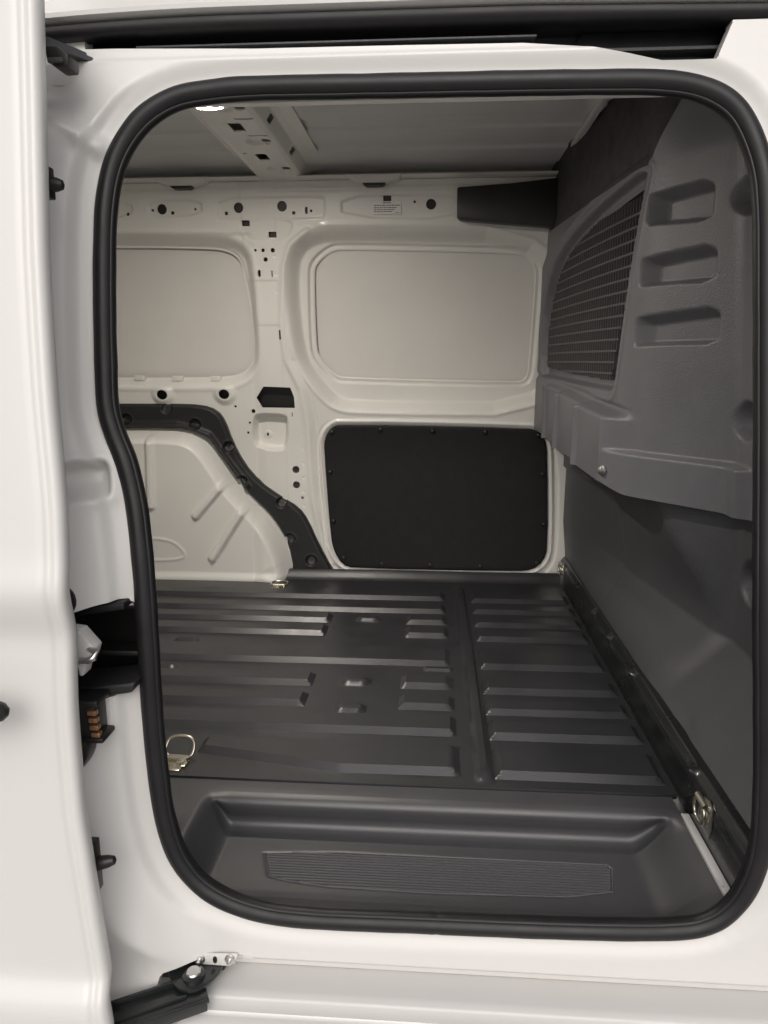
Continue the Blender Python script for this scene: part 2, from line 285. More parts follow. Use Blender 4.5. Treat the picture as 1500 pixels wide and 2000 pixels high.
# ------------------------------------------------------------------ materials
def material(name, col, rough, metal=0.0, coat=0.0, spec=0.5, grain=None, vary=None, rvary=0.0, emit=None, bumpdist=0.001):
    m = bpy.data.materials.new(name); m.use_nodes = True
    N = m.node_tree.nodes; L = m.node_tree.links; b = N['Principled BSDF']
    b.inputs['Base Color'].default_value = (*col, 1); b.inputs['Roughness'].default_value = rough
    b.inputs['Metallic'].default_value = metal; b.inputs['Coat Weight'].default_value = coat
    b.inputs['Coat Roughness'].default_value = 0.06; b.inputs['Specular IOR Level'].default_value = spec
    tc = N.new('ShaderNodeTexCoord')
    if vary:
        sc, amt = vary
        n = N.new('ShaderNodeTexNoise'); n.inputs['Scale'].default_value = sc; n.inputs['Detail'].default_value = 6; n.inputs['Roughness'].default_value = 0.65
        L.new(tc.outputs['Object'], n.inputs['Vector'])
        r = N.new('ShaderNodeMapRange'); r.inputs['From Min'].default_value = 0.3; r.inputs['From Max'].default_value = 0.7
        r.inputs['To Min'].default_value = 1 - amt; r.inputs['To Max'].default_value = 1 + amt
        L.new(n.outputs['Fac'], r.inputs['Value'])
        mx = N.new('ShaderNodeVectorMath'); mx.operation = 'SCALE'; mx.inputs[0].default_value = col
        L.new(r.outputs[0], mx.inputs['Scale']); L.new(mx.outputs[0], b.inputs['Base Color'])
        if rvary:
            r2 = N.new('ShaderNodeMapRange'); r2.inputs['From Min'].default_value = 0.3; r2.inputs['From Max'].default_value = 0.7
            r2.inputs['To Min'].default_value = rough - rvary; r2.inputs['To Max'].default_value = rough + rvary
            L.new(n.outputs['Fac'], r2.inputs['Value']); L.new(r2.outputs[0], b.inputs['Roughness'])
    if grain:
        sc, st = grain; bumpdist = 0.0016 if st == 0.55 else bumpdist
        g = N.new('ShaderNodeTexNoise'); g.inputs['Scale'].default_value = sc; g.inputs['Detail'].default_value = 3
        L.new(tc.outputs['Object'], g.inputs['Vector'])
        bp = N.new('ShaderNodeBump'); bp.inputs['Strength'].default_value = st; bp.inputs['Distance'].default_value = bumpdist
        L.new(g.outputs['Fac'], bp.inputs['Height']); L.new(bp.outputs[0], b.inputs['Normal'])
    if emit:
        b.inputs['Emission Color'].default_value = (*emit[0], 1); b.inputs['Emission Strength'].default_value = emit[1]
    return m
M = {}
M['paint'] = material('white_paint_darkened', (0.59, 0.58, 0.566), 0.40, coat=0.18, grain=(260, 0.04), vary=(3.0, 0.012), rvary=0.04)  # van paint, coloured darker to offset the strong light outside
M['inner'] = material('white_paint_lightened', (0.76, 0.745, 0.705), 0.40, coat=0.2, grain=(180, 0.06), vary=(4.0, 0.02), rvary=0.05)  # the same van paint, coloured lighter to offset the dim cargo bay
M['skin'] = material('window_blank_paint', (0.72, 0.70, 0.665), 0.46, coat=0.1, grain=(9, 0.35), vary=(5.0, 0.03), rvary=0.05)
M['roof'] = material('roof_inner_paint', (0.60, 0.602, 0.605), 0.5, grain=(60, 0.15), vary=(5, 0.03))
M['rubber'] = material('seal_rubber', (0.0085, 0.008, 0.009), 0.48, spec=0.38, grain=(700, 0.12), vary=(18, 0.2), rvary=0.06)
M['mat'] = material('floor_mat_plastic', (0.023, 0.0233, 0.026), 0.36, spec=0.65, grain=(420, 0.34), vary=(9, 0.14), rvary=0.06)
M['step'] = material('step_trim_plastic', (0.048, 0.048, 0.051), 0.40, spec=0.55, grain=(900, 0.30), vary=(7, 0.08), rvary=0.04)
M['ridge'] = material('tread_plastic_lit', (0.075, 0.075, 0.080), 0.38, spec=0.6)  # step plastic coloured lighter, as if the ridges catch the light
M['part'] = material('partition_plastic', (0.148, 0.149, 0.160), 0.44, spec=0.55, grain=(340, 0.55), vary=(7, 0.07), rvary=0.04)
M['low'] = material('lower_partition_plastic', (0.068, 0.069, 0.075), 0.44, spec=0.55, grain=(340, 0.55), vary=(7, 0.08), rvary=0.04)
M['grille'] = material('grille_plastic', (0.075, 0.072, 0.073), 0.5, grain=(500, 0.2), vary=(9, 0.1))
M['upper_shade'] = material('partition_plastic_shaded', (0.060, 0.056, 0.057), 0.8, spec=0.2, grain=(260, 0.6), vary=(30, 0.25))  # partition plastic with the shade under the roof put into its colour
M['steel'] = material('dark_painted_steel', (0.014, 0.0155, 0.0165), 0.3, coat=0.2, grain=(120, 0.06), vary=(10, 0.15), rvary=0.05)
M['black'] = material('black_plastic', (0.011, 0.0105, 0.0105), 0.45, grain=(600, 0.2), vary=(14, 0.15))
M['trim'] = material('arch_trim_plastic', (0.017, 0.0165, 0.017), 0.5, grain=(600, 0.25), vary=(12, 0.1))
M['board'] = material('hardboard', (0.0065, 0.0064, 0.007), 0.65, spec=0.4, grain=(220, 0.6), vary=(25, 0.3))
M['zinc'] = material('zinc_plated_steel', (0.66, 0.62, 0.53), 0.24, metal=1.0, grain=(300, 0.1), vary=(60, 0.1))
M['bright'] = material('bright_steel', (0.62, 0.61, 0.60), 0.3, metal=1.0, grain=(300, 0.1))
M['copper'] = material('copper_contact', (0.50, 0.27, 0.15), 0.38, metal=0.85, vary=(90, 0.15))
M['label'] = material('label_paper', (0.82, 0.80, 0.77), 0.6, vary=(40, 0.03))
M['ink'] = material('label_ink', (0.05, 0.045, 0.045), 0.6)
M['lens'] = material('lamp_lens', (0.9, 0.85, 0.75), 0.4, emit=((1.0, 0.93, 0.84), 770.0))
M['concrete'] = material('concrete_paving', (0.42, 0.41, 0.40), 0.85, grain=(40, 0.4), vary=(2.0, 0.15), bumpdist=0.004)

# ------------------------------------------------------------------ the ground
bm = bmesh.new(); GZ = -0.62
vs = [bm.verts.new(p) for p in ((-60, -60, GZ), (60, -60, GZ), (60, 60, GZ), (-60, 60, GZ))]; bm.faces.new(vs)
tag(link('ground', bm_mesh('ground', bm), M['concrete']), kind='structure')

VAN = tag(empty('delivery_van', (-0.4, 0.8, GZ)), label='white panel van seen through its open side door, cargo bay empty', category='van')
van = lambda n, me, m: link(n, me, M[m], VAN)

# ------------------------------------------------------------------ outer body side round the door opening
K9 = math.tan(R(9))
def yap(z): return K9 * smax(z - 0.45, 0 * z, 0.06)
SEAL = resample(catmull(G['SEAL'], 8), 900)
rail = G['RAILLOW']; RAILCUT = [(-0.75, rail[0][1])] + rail + [(0.352, 1.4), (-0.75, 1.4)]
SLOT = chaikin(G['JAMBSLOT'], 1); POCK = chaikin(G['JAMBPOCKET'], 2); HOLE = chaikin(G['SILLHOLE'], 1)
SEALC = SEAL[::4]
def body_keep(x, z):
    k = -(sdp(SEALC, x, z, 0.5) + 0.003)
    k = np.maximum(k, -sdp(RAILCUT, x, z, 0.05)); k = np.maximum(k, -sdp(SLOT, x, z, 0.05))
    k = np.maximum(k, -sdp(HOLE, x, z, 0.05))
    zb = -0.102 - 0.075 * sst(-0.30, -0.36, x)
    return np.maximum(k, zb - z)
def body_fn(x, z):
    d = sdp(SEALC, x, z, 0.5)
    left = sst(-0.30, -0.40, x) * sst(1.125, 1.02, z)
    y = yap(z) - 0.010 * sst(0.010, 0.040, d)
    y = y - left * (0.012 * sst(0.030, 0.042, d) + 0.045 * sst(0.036, 0.10, d))
    y = y - 0.030 * left * sst(-0.462, -0.485, x) * sst(0.42, 0.36, z)
    y = y + 0.030 * np.exp(-(((x + 0.495) / 0.045) ** 2 + ((z - 1.075) / 0.035) ** 2))
    y = y - 0.010 * np.exp(-((sdl([(-0.50, 1.06), (-0.44, 1.02)], x, z) / 0.012) ** 2))
    p = sdp(POCK, x, z); y = y + 0.038 * sst(0.004, -0.020, p) - 0.004 * np.exp(-(p / 0.012) ** 2)
    # soft hollow at the lower rear corner
    y = y + 0.020 * np.exp(-(((x + 0.40) / 0.05) ** 2 + ((z + 0.10) / 0.05) ** 2))
    # stiffening steps above the opening
    y = y + 0.005 * sst(1.126, 1.130, z) * sst(0.02, 0.0, x - 0.30)
    return x, y, z
van('body_side', sheet('body_side', grid(-0.60, 0.66, 0.003), grid(-0.185, 1.152, 0.003), body_fn, body_keep, skirt=(0, 0.022, 0)), 'paint')

# outer skin behind the sliding door and ahead of the opening
bm = bmesh.new(); box(bm, (-1.98, -0.085, -0.35), (-0.602, -0.06, 1.16), 0.004); van('rear_quarter_skin', bm_mesh('rear_quarter_skin', bm), 'paint')
bm = bmesh.new(); prism(bm, [(-0.012, -0.35), (-0.012, 0.45), (0.095, 1.15), (0.12, 1.15), (0.012, 0.45), (0.012, -0.35)], 'x', 0.661, 1.25, 0.003); van('cab_side_skin', bm_mesh('cab_side_skin', bm), 'paint')
# sill: lower edge, roller slot, stepped ledge
ledge = [(-0.008, -0.1255), (-0.022, -0.125), (-0.0245, -0.1265), (-0.0265, -0.1285), (-0.044, -0.1295), (-0.046, -0.1325), (-0.050, -0.133), (-0.071, -0.1345), (-0.075, -0.1385), (-0.079, -0.139), (-0.105, -0.1415), (-0.116, -0.150), (-0.12, -0.17), (-0.122, -0.36)]
sill = [(-0.0098, -0.1010), (-0.0096, -0.1035), (-0.0080, -0.1065), (-0.004, -0.1085), (0.025, -0.109), (0.027, -0.141)] + [(a - 0.017, b - 0.016) for a, b in ledge]
van('sill', extrude_profile('sill', sill, -0.345, 1.25, 60, 50), 'paint')
van('sill_end', extrude_profile('sill_end', [(-0.02, -0.20), (-0.05, -0.205), (-0.134, -0.215), (-0.139, -0.38)], -1.98, -0.346, 2, 50), 'paint')

# ------------------------------------------------------------------ door seal
def seal_mesh():
    P = SEAL; n = len(P); T = np.roll(P, -1, 0) - np.roll(P, 1, 0); T /= np.hypot(*T.T)[:, None]
    Nn = np.stack([T[:, 1], -T[:, 0]], 1)
    cen = P.mean(0)
    if ((P - cen) * Nn).sum() < 0: Nn = -Nn
    loops = []
    bulb = [(0.0 + 0.0112 * math.cos(a) * (1 + 0.10 * math.cos(2 * a)), 0.003 + 0.0095 * math.sin(a)) for a in np.linspace(0, 2 * math.pi, 20, endpoint=False)]
    lip = [(-0.0118 + 0.0040 * math.cos(a), -0.001 + 0.0075 * math.sin(a)) for a in np.linspace(0, 2 * math.pi, 12, endpoint=False)]
    base = [(-0.0125, -0.012), (-0.0085, -0.012), (-0.008, -0.004), (0.008, -0.003), (0.008, 0.002), (-0.0125, 0.003)]
    V = []; Q = []
    for prof in (bulb, lip, base):
        m = len(prof); o = len(V)
        for i in range(n):
            yy = float(yap(np.array(P[i, 1]))); wob = 1 + 0.018 * math.sin(i * 0.31) * math.sin(i * 0.083 + 1); jn = 0.96 if (abs(P[i, 0] - 0.012) < 0.0022 and P[i, 1] < 0.1) else 1.0
            for r, t in prof: r *= wob * jn; t *= wob * jn; V.append((P[i, 0] + Nn[i, 0] * r, yy - t, P[i, 1] + Nn[i, 1] * r))
        for i in range(n):
            j = (i + 1) % n
            for k in range(m): Q.append((o + i * m + k, o + j * m + k, o + j * m + (k + 1) % m, o + i * m + (k + 1) % m))
    me = raw_mesh('door_seal', V, Q, True, 60); return me
van('door_seal', seal_mesh(), 'rubber')

# ------------------------------------------------------------------ roof edge, rubber strip and upper rail above the opening
roof_edge = [(0.120, 1.1775), (0.098, 1.1785), (0.0905, 1.181), (0.0895, 1.186), (0.095, 1.192), (0.110, 1.205), (0.15, 1.26), (0.22, 1.33), (0.28, 1.365), (0.40, 1.385), (0.85, 1.395), (1.3, 1.385), (1.5, 1.36), (1.57, 1.32)]
def bow(me, amt=0.006):
    n = len(me.vertices); a = np.empty(n * 3, np.float32); me.vertices.foreach_get('co', a); a = a.reshape(-1, 3)
    a[:, 2] -= amt * np.clip((-0.25 - a[:, 0]) / 0.3, 0, 1) ** 2 * 1.6 + 0.010 * np.clip((a[:, 0] - 0.1) / 0.3, 0, 1.5) * 0.6
    me.vertices.foreach_set('co', a.ravel()); me.update(); return me
van('roof_edge', bow(extrude_profile('roof_edge', roof_edge, -1.98, 1.25, 120, 50)), 'paint')
strip = [(0.128, 1.176), (0.104, 1.1765), (0.0985, 1.1745), (0.0975, 1.170), (0.099, 1.164), (0.103, 1.161), (0.112, 1.160), (0.128, 1.162)]
van('gutter_strip', bow(extrude_profile('gutter_strip', strip, -1.98, 1.25, 120, 50)), 'rubber')
railp = [(0.102, 1.100), (0.150, 1.100), (0.156, 1.108), (0.156, 1.128), (0.135, 1.130), (0.131, 1.133), (0.131, 1.1365), (0.136, 1.139), (0.152, 1.140), (0.160, 1.146), (0.160, 1.161), (0.12, 1.1615)]
van('upper_rail', extrude_profile('upper_rail', railp, -0.62, 0.40, 4, 40), 'trim')
bm = bmesh.new(); prism(bm, [(0.118, 1.1475), (0.118, 1.1500), (0.140, 1.1515), (0.140, 1.1490)], 'x', -0.395, 0.12, 0.0006); van('rail_lip', bm_mesh('rail_lip', bm), 'low')
bm = bmesh.new(); prism(bm, [(0.10, 1.098), (0.30, 1.098), (0.342, 1.103), (0.356, 1.16), (0.18, 1.16), (0.16, 1.13)], 'y', 0.145, 0.158, 0.002); van('rail_end_cover', bm_mesh('rail_end_cover', bm), 'rubber')

# ------------------------------------------------------------------ closed shell of the cargo bay out of the camera's sight
bm = bmesh.new()
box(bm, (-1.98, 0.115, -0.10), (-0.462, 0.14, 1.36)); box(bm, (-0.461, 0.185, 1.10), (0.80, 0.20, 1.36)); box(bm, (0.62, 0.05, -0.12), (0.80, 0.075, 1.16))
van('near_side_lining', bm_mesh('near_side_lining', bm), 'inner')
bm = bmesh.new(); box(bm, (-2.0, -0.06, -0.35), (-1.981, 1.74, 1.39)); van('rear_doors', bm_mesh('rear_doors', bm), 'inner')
bm = bmesh.new(); box(bm, (0.80, 0.0, -0.3), (0.83, 1.74, 1.38)); van('cab_light_block', bm_mesh('cab_light_block', bm), 'black')  # added black plate, keeps light from showing through the grille
bm = bmesh.new(); box(bm, (-1.98, 0.02, -0.14), (0.80, 1.74, -0.115)); box(bm, (-1.98, 0.30, -0.06), (0.80, 1.74, -0.012)); van('floor_pan', bm_mesh('floor_pan', bm), 'paint')
K7 = math.tan(R(7))
def ybw(z): return 1.60 - K7 * smax(z - 0.45, 0 * z, 0.06)
bm = bmesh.new()
far = [(1.69, -0.3), (1.69, 0.45), (1.545, 1.40), (1.565, 1.40), (1.71, 0.45), (1.71, -0.3)]
prism(bm, far, 'x', -1.98, 0.80); van('far_side_skin', bm_mesh('far_side_skin', bm), 'skin')

# ------------------------------------------------------------------ far side wall, pressed inner panel
WINR, WINL = chaikin(G['WIN'], 2), chaikin(G['WINL'], 2)
BAY, BAYL = chaikin(G['BAY'], 2), chaikin(G['BAYL'], 2)
PANEL, RIM = chaikin(G['PANEL'], 1), chaikin(G['PANELRIM'], 2)
ARCH = chaikin(G['ARCH'], 2); HEX = G['HEXHOLE']; PK = chaikin(G['POCKET'], 2)
def wall_keep(x, z):
    k = np.maximum(-0.02 - z, z - 1.293)
    for P in (WINR, WINL, HEX): k = np.maximum(k, -sdp(P, x, z, 0.03))
    H = []
    for cx, cz in G['CIRC']: H.append(np.hypot(x - cx, z - cz) - 0.0155)
    for cx, cz in G['SQS']: H.append(sbox(x, z, cx, cz, 0.005, 0.005))
    for cx, cz in G['SQL']: H.append(sbox(x, z, cx, cz, 0.0125, 0.0085, 0.001))
    for cx, cz in G['DOTS']: H.append(np.hypot(x - cx, z - cz) - 0.0042)
    for cx, cz in G['DOTM']: H.append(np.hypot(x - cx, z - cz) - 0.0068)
    for i, (cx, cz) in enumerate(G['SLOTS']): H.append(sbox(x, z, cx, cz, 0.0028, (0.011, 0.011, 0.011, 0.016, 0.009)[i], 0.0025))
    for cx, cz in G['COLLAR']: H.append((np.hypot((x - cx) / 1.12, z - cz) - 0.0165))
    for cx, cz in G['GREYH']: H.append(np.hypot(x - cx, z - cz) - 0.0125)
    for cx, cz in G['POCKH']: H.append(sbox(x, z, cx, cz, 0.0035, 0.006, 0.003))
    for h in H: k = np.maximum(k, -h)
    return k
def wall_fn(x, z):
    y = ybw(z) + 0 * x
    a = sdp(BAY, x, z, 0.12); w = sdp(WINR, x, z, 0.12)
    y = y + 0.048 * sst(0.004, -0.034, a) - 0.0035 * np.exp(-((a - 0.010) / 0.007) ** 2)
    y = y + 0.010 * sst(0.022, 0.016, w) - 0.003 * np.exp(-((w - 0.005) / 0.004) ** 2)
    a = sdp(BAYL, x, z, 0.12); w = sdp(WINL, x, z, 0.12)
    y = y + 0.042 * sst(0.004, -0.030, a) + 0.006 * sst(0.012, 0.006, w) - 0.002 * np.exp(-((a - 0.010) / 0.007) ** 2)
    for n in ('EMBA', 'EMBB', 'EMBC', 'EMBD'):
        e = sdp(chaikin(G[n], 1), x, z, 0.03); y = y + 0.0055 * sst(0.004, -0.004, e)
    e = sdp(chaikin(G['EMBE'], 2), x, z, 0.03); y = y + 0.003 * sst(0.004, -0.006, e)
    # long bead under the roof rail and step below the header
    y = y - 0.004 * np.exp(-((z - 1.268) / 0.006) ** 2)
    y = y + 0.008 * sst(1.172, 1.150, z) * sst(-0.44, -0.36, x)
    y = y + 0.006 * sst(1.150, 1.135, z) * sst(-0.58, -0.62, x)
    # pillar beads
    d = sdl(G['PILLARBEAD'], x, z); y = y - 0.007 * np.exp(-(d / 0.011) ** 2)
    d2 = sdl([(p[0] + 0.026, p[1]) for p in G['PILLARBEAD'][4:]], x, z); y = y + 0.004 * np.exp(-(d2 / 0.007) ** 2)
    # pillar lap seams
    (x0, z1), _, (_, z2), _ = G['SEAM']
    pil = sst(-0.622, -0.616, x) * sst(-0.51, -0.516, x)
    y = y - 0.0022 * pil * sst(z1 - 0.0015, z1 + 0.0015, z) + 0.0015 * pil * sst(z2 + 0.0015, z2 - 0.0015, z)
    # frame round the black board
    p = sdp(PANEL, x, z, 0.10); r = sdp(RIM, x, z, 0.10)
    y = y + 0.007 * sst(0.003, -0.003, p) - 0.006 * np.exp(-((p - 0.012) / 0.0055) ** 2) + 0.0045 * sst(0.016, 0.024, p) * sst(0.004, -0.002, r)
    # collars
    for cx, cz in G['COLLAR']:
        q = np.hypot((x - cx) / 1.1, z - cz); y = y - 0.011 * sst(0.042, 0.018, q)
    q = sdp(PK, x, z, 0.04); y = y + 0.034 * sst(0.003, -0.016, q)
    for cx, cz in G['POCKH']: y = y - 0.003 * sst(0.016, 0.011, np.hypot(x - cx, z - cz))
    # wheel housing
    h = sdp(ARCH, x, z, 0.15); up = sst(0.012, -0.050, h)
    y = y - 0.095 * up
    A = G['ARIB']
    for i in (0, 2, 4):
        q = sdl([A[i], A[i + 1]], x, z); y = y - 0.013 * sst(0.020, 0.004, q) * sst(-0.005, -0.05, h)
    q = np.abs(sdp(chaikin(G['AOVAL'], 2), x, z, 0.05)); y = y - 0.0025 * np.exp(-(q / 0.005) ** 2)
    y = y - 0.010 * sst(0.030, 0.005, z) * sst(0.0, -0.03, h) + 0.002 * np.sin(x * 70 + 3 * np.sin(z * 60)) * sst(0.10, 0.0, z) * sst(-0.62, -0.55, x) * up
    # spot welds along the flanges
    wp = [(-0.52 + 0.001 * i, 1.13 - 0.055 * i) for i in range(8)] + [(-0.611 - 0.0006 * i, 1.02 - 0.055 * i) for i in range(6)] + [(-1.0 + 0.075 * i, 1.278) for i in range(19)] + [(0.30 - 0.07 * i, 0.585) for i in range(9)] + [(-0.455, 0.50 - 0.05 * i) for i in range(7)]
    for cx, cz in wp:
        m = (np.abs(x - cx) < 0.012) & (np.abs(z - cz) < 0.012)
        if m.any(): y[m] += 0.0016 * sst(0.0055, 0.0025, np.hypot(x[m] - cx, z[m] - cz))
    # lower edge flange
    y = y + 0.003 * np.exp(-((z - 0.012) / 0.004) ** 2) * sst(-0.45, -0.40, x)
    return x, y, z
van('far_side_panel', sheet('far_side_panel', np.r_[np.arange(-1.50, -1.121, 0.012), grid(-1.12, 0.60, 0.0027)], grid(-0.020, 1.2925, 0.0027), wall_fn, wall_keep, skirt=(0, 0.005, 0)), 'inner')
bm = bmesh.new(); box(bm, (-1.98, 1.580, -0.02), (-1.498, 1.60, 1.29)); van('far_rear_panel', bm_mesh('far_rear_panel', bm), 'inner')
bm = bmesh.new()
def shade_sheet(x0, x1, z0, z1, o=0.030):
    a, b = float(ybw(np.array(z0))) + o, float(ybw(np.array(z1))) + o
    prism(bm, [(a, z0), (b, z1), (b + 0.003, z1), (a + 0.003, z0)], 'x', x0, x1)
shade_sheet(-1.12, 0.50, 1.150, 1.290, 0.016); shade_sheet(-0.600, -0.47, 1.06, 1.149, 0.016); shade_sheet(-0.580, -0.50, 0.70, 1.059); shade_sheet(-1.1, -0.42, 0.565, 0.665, 0.034); shade_sheet(-0.66, -0.44, 0.46, 0.564, 0.042)
van('hole_shade_sheets', bm_mesh('hole_shade_sheets', bm, smooth=False), 'black')  # added black sheets close behind the holes, standing in for the cavity's shade
# clip tabs along the lower edge of the rear blank
for cx, cz in G['CLIPS']:
    bm = bmesh.new(); box(bm, (cx - 0.018, float(ybw(np.array(cz))) + 0.030, cz - 0.012), (cx + 0.018, float(ybw(np.array(cz))) + 0.052, cz + 0.006), 0.003)
    link('clip_tab', bm_mesh('clip_tab', bm), M['skin'], VAN)

# black hardboard with its push-in clips
def board_fn(x, z): return x, 1.600 - 0.001 + 0 * x - K7 * np.maximum(z - 0.45, 0) * 1.0, z
BRD = PANEL * 1.0
def board_fn(x, z):
    p = sdp(BRD, x, z, 0.05); return x, ybw(z) + 0.0005 + 0.002 * sst(-0.004, 0.0, p), z
board = van('hardboard_panel', sheet('hardboard_panel', grid(-0.40, 0.40, 0.006), grid(-0.01, 0.57, 0.006), board_fn, lambda x, z: sdp(BRD, x, z, 0.2) + 0.0015, skirt=(0, 0.006, 0)), 'board')
bm = bmesh.new(); lathe(bm, [(0.0085, 0.0), (0.0085, 0.002), (0.007, 0.0045), (0.004, 0.006), (0.001, 0.0064)], (0, 0, 0), (0, -1, 0), 14); clip_me = bm_mesh('board_clip', bm)
clip_me.materials.append(M['black'])
for cx, cz in G['SCREWS']: link('board_clip', clip_me, None, board, (cx, float(ybw(np.array(cz))), cz))

# wheel arch trim with cup-shaped clip recesses
TRIM = chaikin(G['TRIM'], 1)
def trim_fn(x, z):
    d = sdp(TRIM, x, z, 0.05); y = ybw(z) - 0.012 - 0.012 * sst(0.0, -0.008, d)
    low = sdl([(-1.36, 0.527), (-0.884, 0.533), (-0.83, 0.522), (-0.775, 0.50), (-0.735, 0.44), (-0.70, 0.39), (-0.65, 0.32)], x, z)
    y = y - 0.014 * np.exp(-(low / 0.009) ** 2)
    for cx, cz in G['CUPS']:
        q = np.hypot(x - cx, z - cz); y = y + 0.020 * sst(0.0205, 0.015, q) * lin(-0.02, 0.016, z - cz)**0.5 - 0.0015 * np.exp(-((q - 0.021) / 0.004) ** 2)
    return x, y, z
van('arch_trim', sheet('arch_trim', np.r_[np.arange(-1.36, -1.121, 0.012), grid(-1.12, -0.31, 0.003)], grid(-0.012, 0.615, 0.003), trim_fn, lambda x, z: sdp(TRIM, x, z, 0.2), skirt=(0, 0.05, 0)), 'trim')

# warning label
bm = bmesh.new(); L4 = G['LABEL']; lx0, lx1 = L4[0][0], L4[1][0]; lz0, lz1 = L4[2][1], L4[0][1]
ly = float(ybw(np.array((lz0 + lz1) / 2)))
box(bm, (lx0, ly + 0.0005, lz0), (lx1, ly + 0.002, lz1)); lab = van('warning_label', bm_mesh('warning_label', bm), 'label')
lab.rotation_euler = (0, 0, 0)
w = lx1 - lx0; hgt = lz1 - lz0
lines = [(0.36, 0.88, 0.28, .035), (0.04, 0.68, 0.93, .03), (0.04, 0.50, 0.80, .03), (0.04, 0.345, 0.74, .03), (0.04, 0.20, 0.66, .03), (0.80, 0.12, 0.15, .018)]
rs = np.random.RandomState(4); bm = bmesh.new()
for fx, fz, fw, hh in lines:                      # the print is too small to read: rows of word-long strokes
    x = lx0 + fx * w; end = x + fw * w
    while x < end:
        ww = min(rs.uniform(0.04, 0.11) * w, end - x)
        zc = lz0 + fz * hgt; box(bm, (x, ly + 0.0001, zc - hh * hgt), (x + ww, ly + 0.0006, zc + hh * hgt)); x += ww + 0.018 * w
tag(link('label_print', bm_mesh('label_print', bm, smooth=False), M['ink'], lab), kind='stuff')

# ------------------------------------------------------------------ roof
def roof_fn(x, y):
    z = 1.352 - 0.030 * sst(1.30, 1.62, y)
    for yc in (0.55, 0.80, 1.03, 1.24, 1.42): z = z - 0.0075 * sst(yc - 0.06, yc - 0.05, y) * sst(yc + 0.06, yc + 0.05, y)
    return x, y, z
van('roof_panel', sheet('roof_panel', grid(-1.97, 0.80, 0.05), grid(0.10, 1.60, 0.006), roof_fn), 'roof')
def bow_z(x):
    return np.interp(x, [-0.600, -0.572, -0.552, -0.432, -0.420, -0.400, -0.380, -0.352], [1.338, 1.337, 1.300, 1.300, 1.306, 1.334, 1.340, 1.341])
def bow_keep(x, y):
    k = np.full(x.shape, -0.3)
    for cx, cy in G['BOWOVAL']: k = np.maximum(k, -sbox(x, y, cx, cy, 0.012, 0.016, 0.0115))
    for cx, cy in G['BOWSLOT']: k = np.maximum(k, -sbox(x, y, cx, cy, 0.023, 0.0048, 0.003))
    for cx, cy in G['BOWSQ']: k = np.maximum(k, -sbox(x, y, cx, cy, 0.0155, 0.032, 0.002))
    for cx, cy in G['BOWDOT']: k = np.maximum(k, -(np.hypot(x - cx, y - cy) - 0.005))
    for cy in (1.0, 1.28): k = np.maximum(k, -sbox(x, y, -0.409, cy, 0.006, 0.02, 0.003))
    return k
def bow_fn(x, y):
    z = bow_z(x)
    for cx, cy in G['BOWDISH']: z = z + 0.010 * sst(0.026, 0.014, np.hypot(x - cx, (y - cy) / 1.3))
    z = z - 0.0025 * np.exp(-((x + 0.547) / 0.005) ** 2)
    return x, y, z - 0.012 * sst(1.44, 1.53, y)
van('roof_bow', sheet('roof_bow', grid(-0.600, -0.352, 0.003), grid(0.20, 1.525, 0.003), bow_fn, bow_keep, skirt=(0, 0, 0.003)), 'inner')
# dome lamp, lit, on the roof bow
bm = bmesh.new(); prism(bm, chaikin([(-0.543, 0.732), (-0.457, 0.732), (-0.457, 0.828), (-0.543, 0.828)], 2), 'z', 1.2955, 1.3035, 0.002); lamp = van('dome_lamp', bm_mesh('dome_lamp', bm), 'inner')
bm = bmesh.new(); prism(bm, chaikin([(-0.535, 0.740), (-0.465, 0.740), (-0.465, 0.820), (-0.535, 0.820)], 2), 'z', 1.2905, 1.2945, 0.001); link('lens', bm_mesh('lens', bm), M['lens'], lamp)
bm = bmesh.new(); oo = chaikin([(-0.547, 0.728), (-0.453, 0.728), (-0.453, 0.832), (-0.547, 0.832)], 2); ii = chaikin([(-0.536, 0.739), (-0.464, 0.739), (-0.464, 0.821), (-0.536, 0.821)], 2)
n_ = len(oo); rows = [[bm.verts.new((p[0], p[1], z)) for p in P] for P, z in ((oo, 1.3005), (oo, 1.2905), (oo * 0.9 + ii * 0.1, 1.2895), (ii, 1.2895), (ii, 1.2945))]
for A_, B_ in zip(rows[:-1], rows[1:]):
    for k in range(n_): bm.faces.new((A_[k - 1], A_[k], B_[k], B_[k - 1]))
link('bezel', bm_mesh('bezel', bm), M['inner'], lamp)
# roof frame along the partition, header top flange and its two clips
bm = bmesh.new(); prism(bm, [(0.366, 1.330), (0.384, 1.330), (0.384, 1.352), (0.366, 1.346)], 'y', 0.20, 1.60, 0.003); van('roof_frame', bm_mesh('roof_frame', bm), 'roof')
bm = bmesh.new()
hp = [(1.500, 1.2935), (1.470, 1.2945), (1.462, 1.299), (1.466, 1.3025), (1.56, 1.305)]
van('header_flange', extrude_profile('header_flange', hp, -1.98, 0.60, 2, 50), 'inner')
for cx in (-0.79, -0.195):
    bm = bmesh.new(); prism(bm, [(cx - 0.075, 1.287), (cx - 0.03, 1.274), (cx + 0.03, 1.274), (cx + 0.075, 1.287), (cx + 0.085, 1.300), (cx - 0.085, 1.300)], 'y', 1.455, 1.50, 0.003)
    c = link('header_clip', bm_mesh('header_clip', bm), M['inner'], VAN)
    bm = bmesh.new(); prism(bm, [(cx - 0.024, 1.2665), (cx + 0.024, 1.2665), (cx + 0.036, 1.2745), (cx - 0.036, 1.2745)], 'y', 1.452, 1.485, 0.002)
    link('clip_tongue', bm_mesh('clip_tongue', bm), M['black'], c)

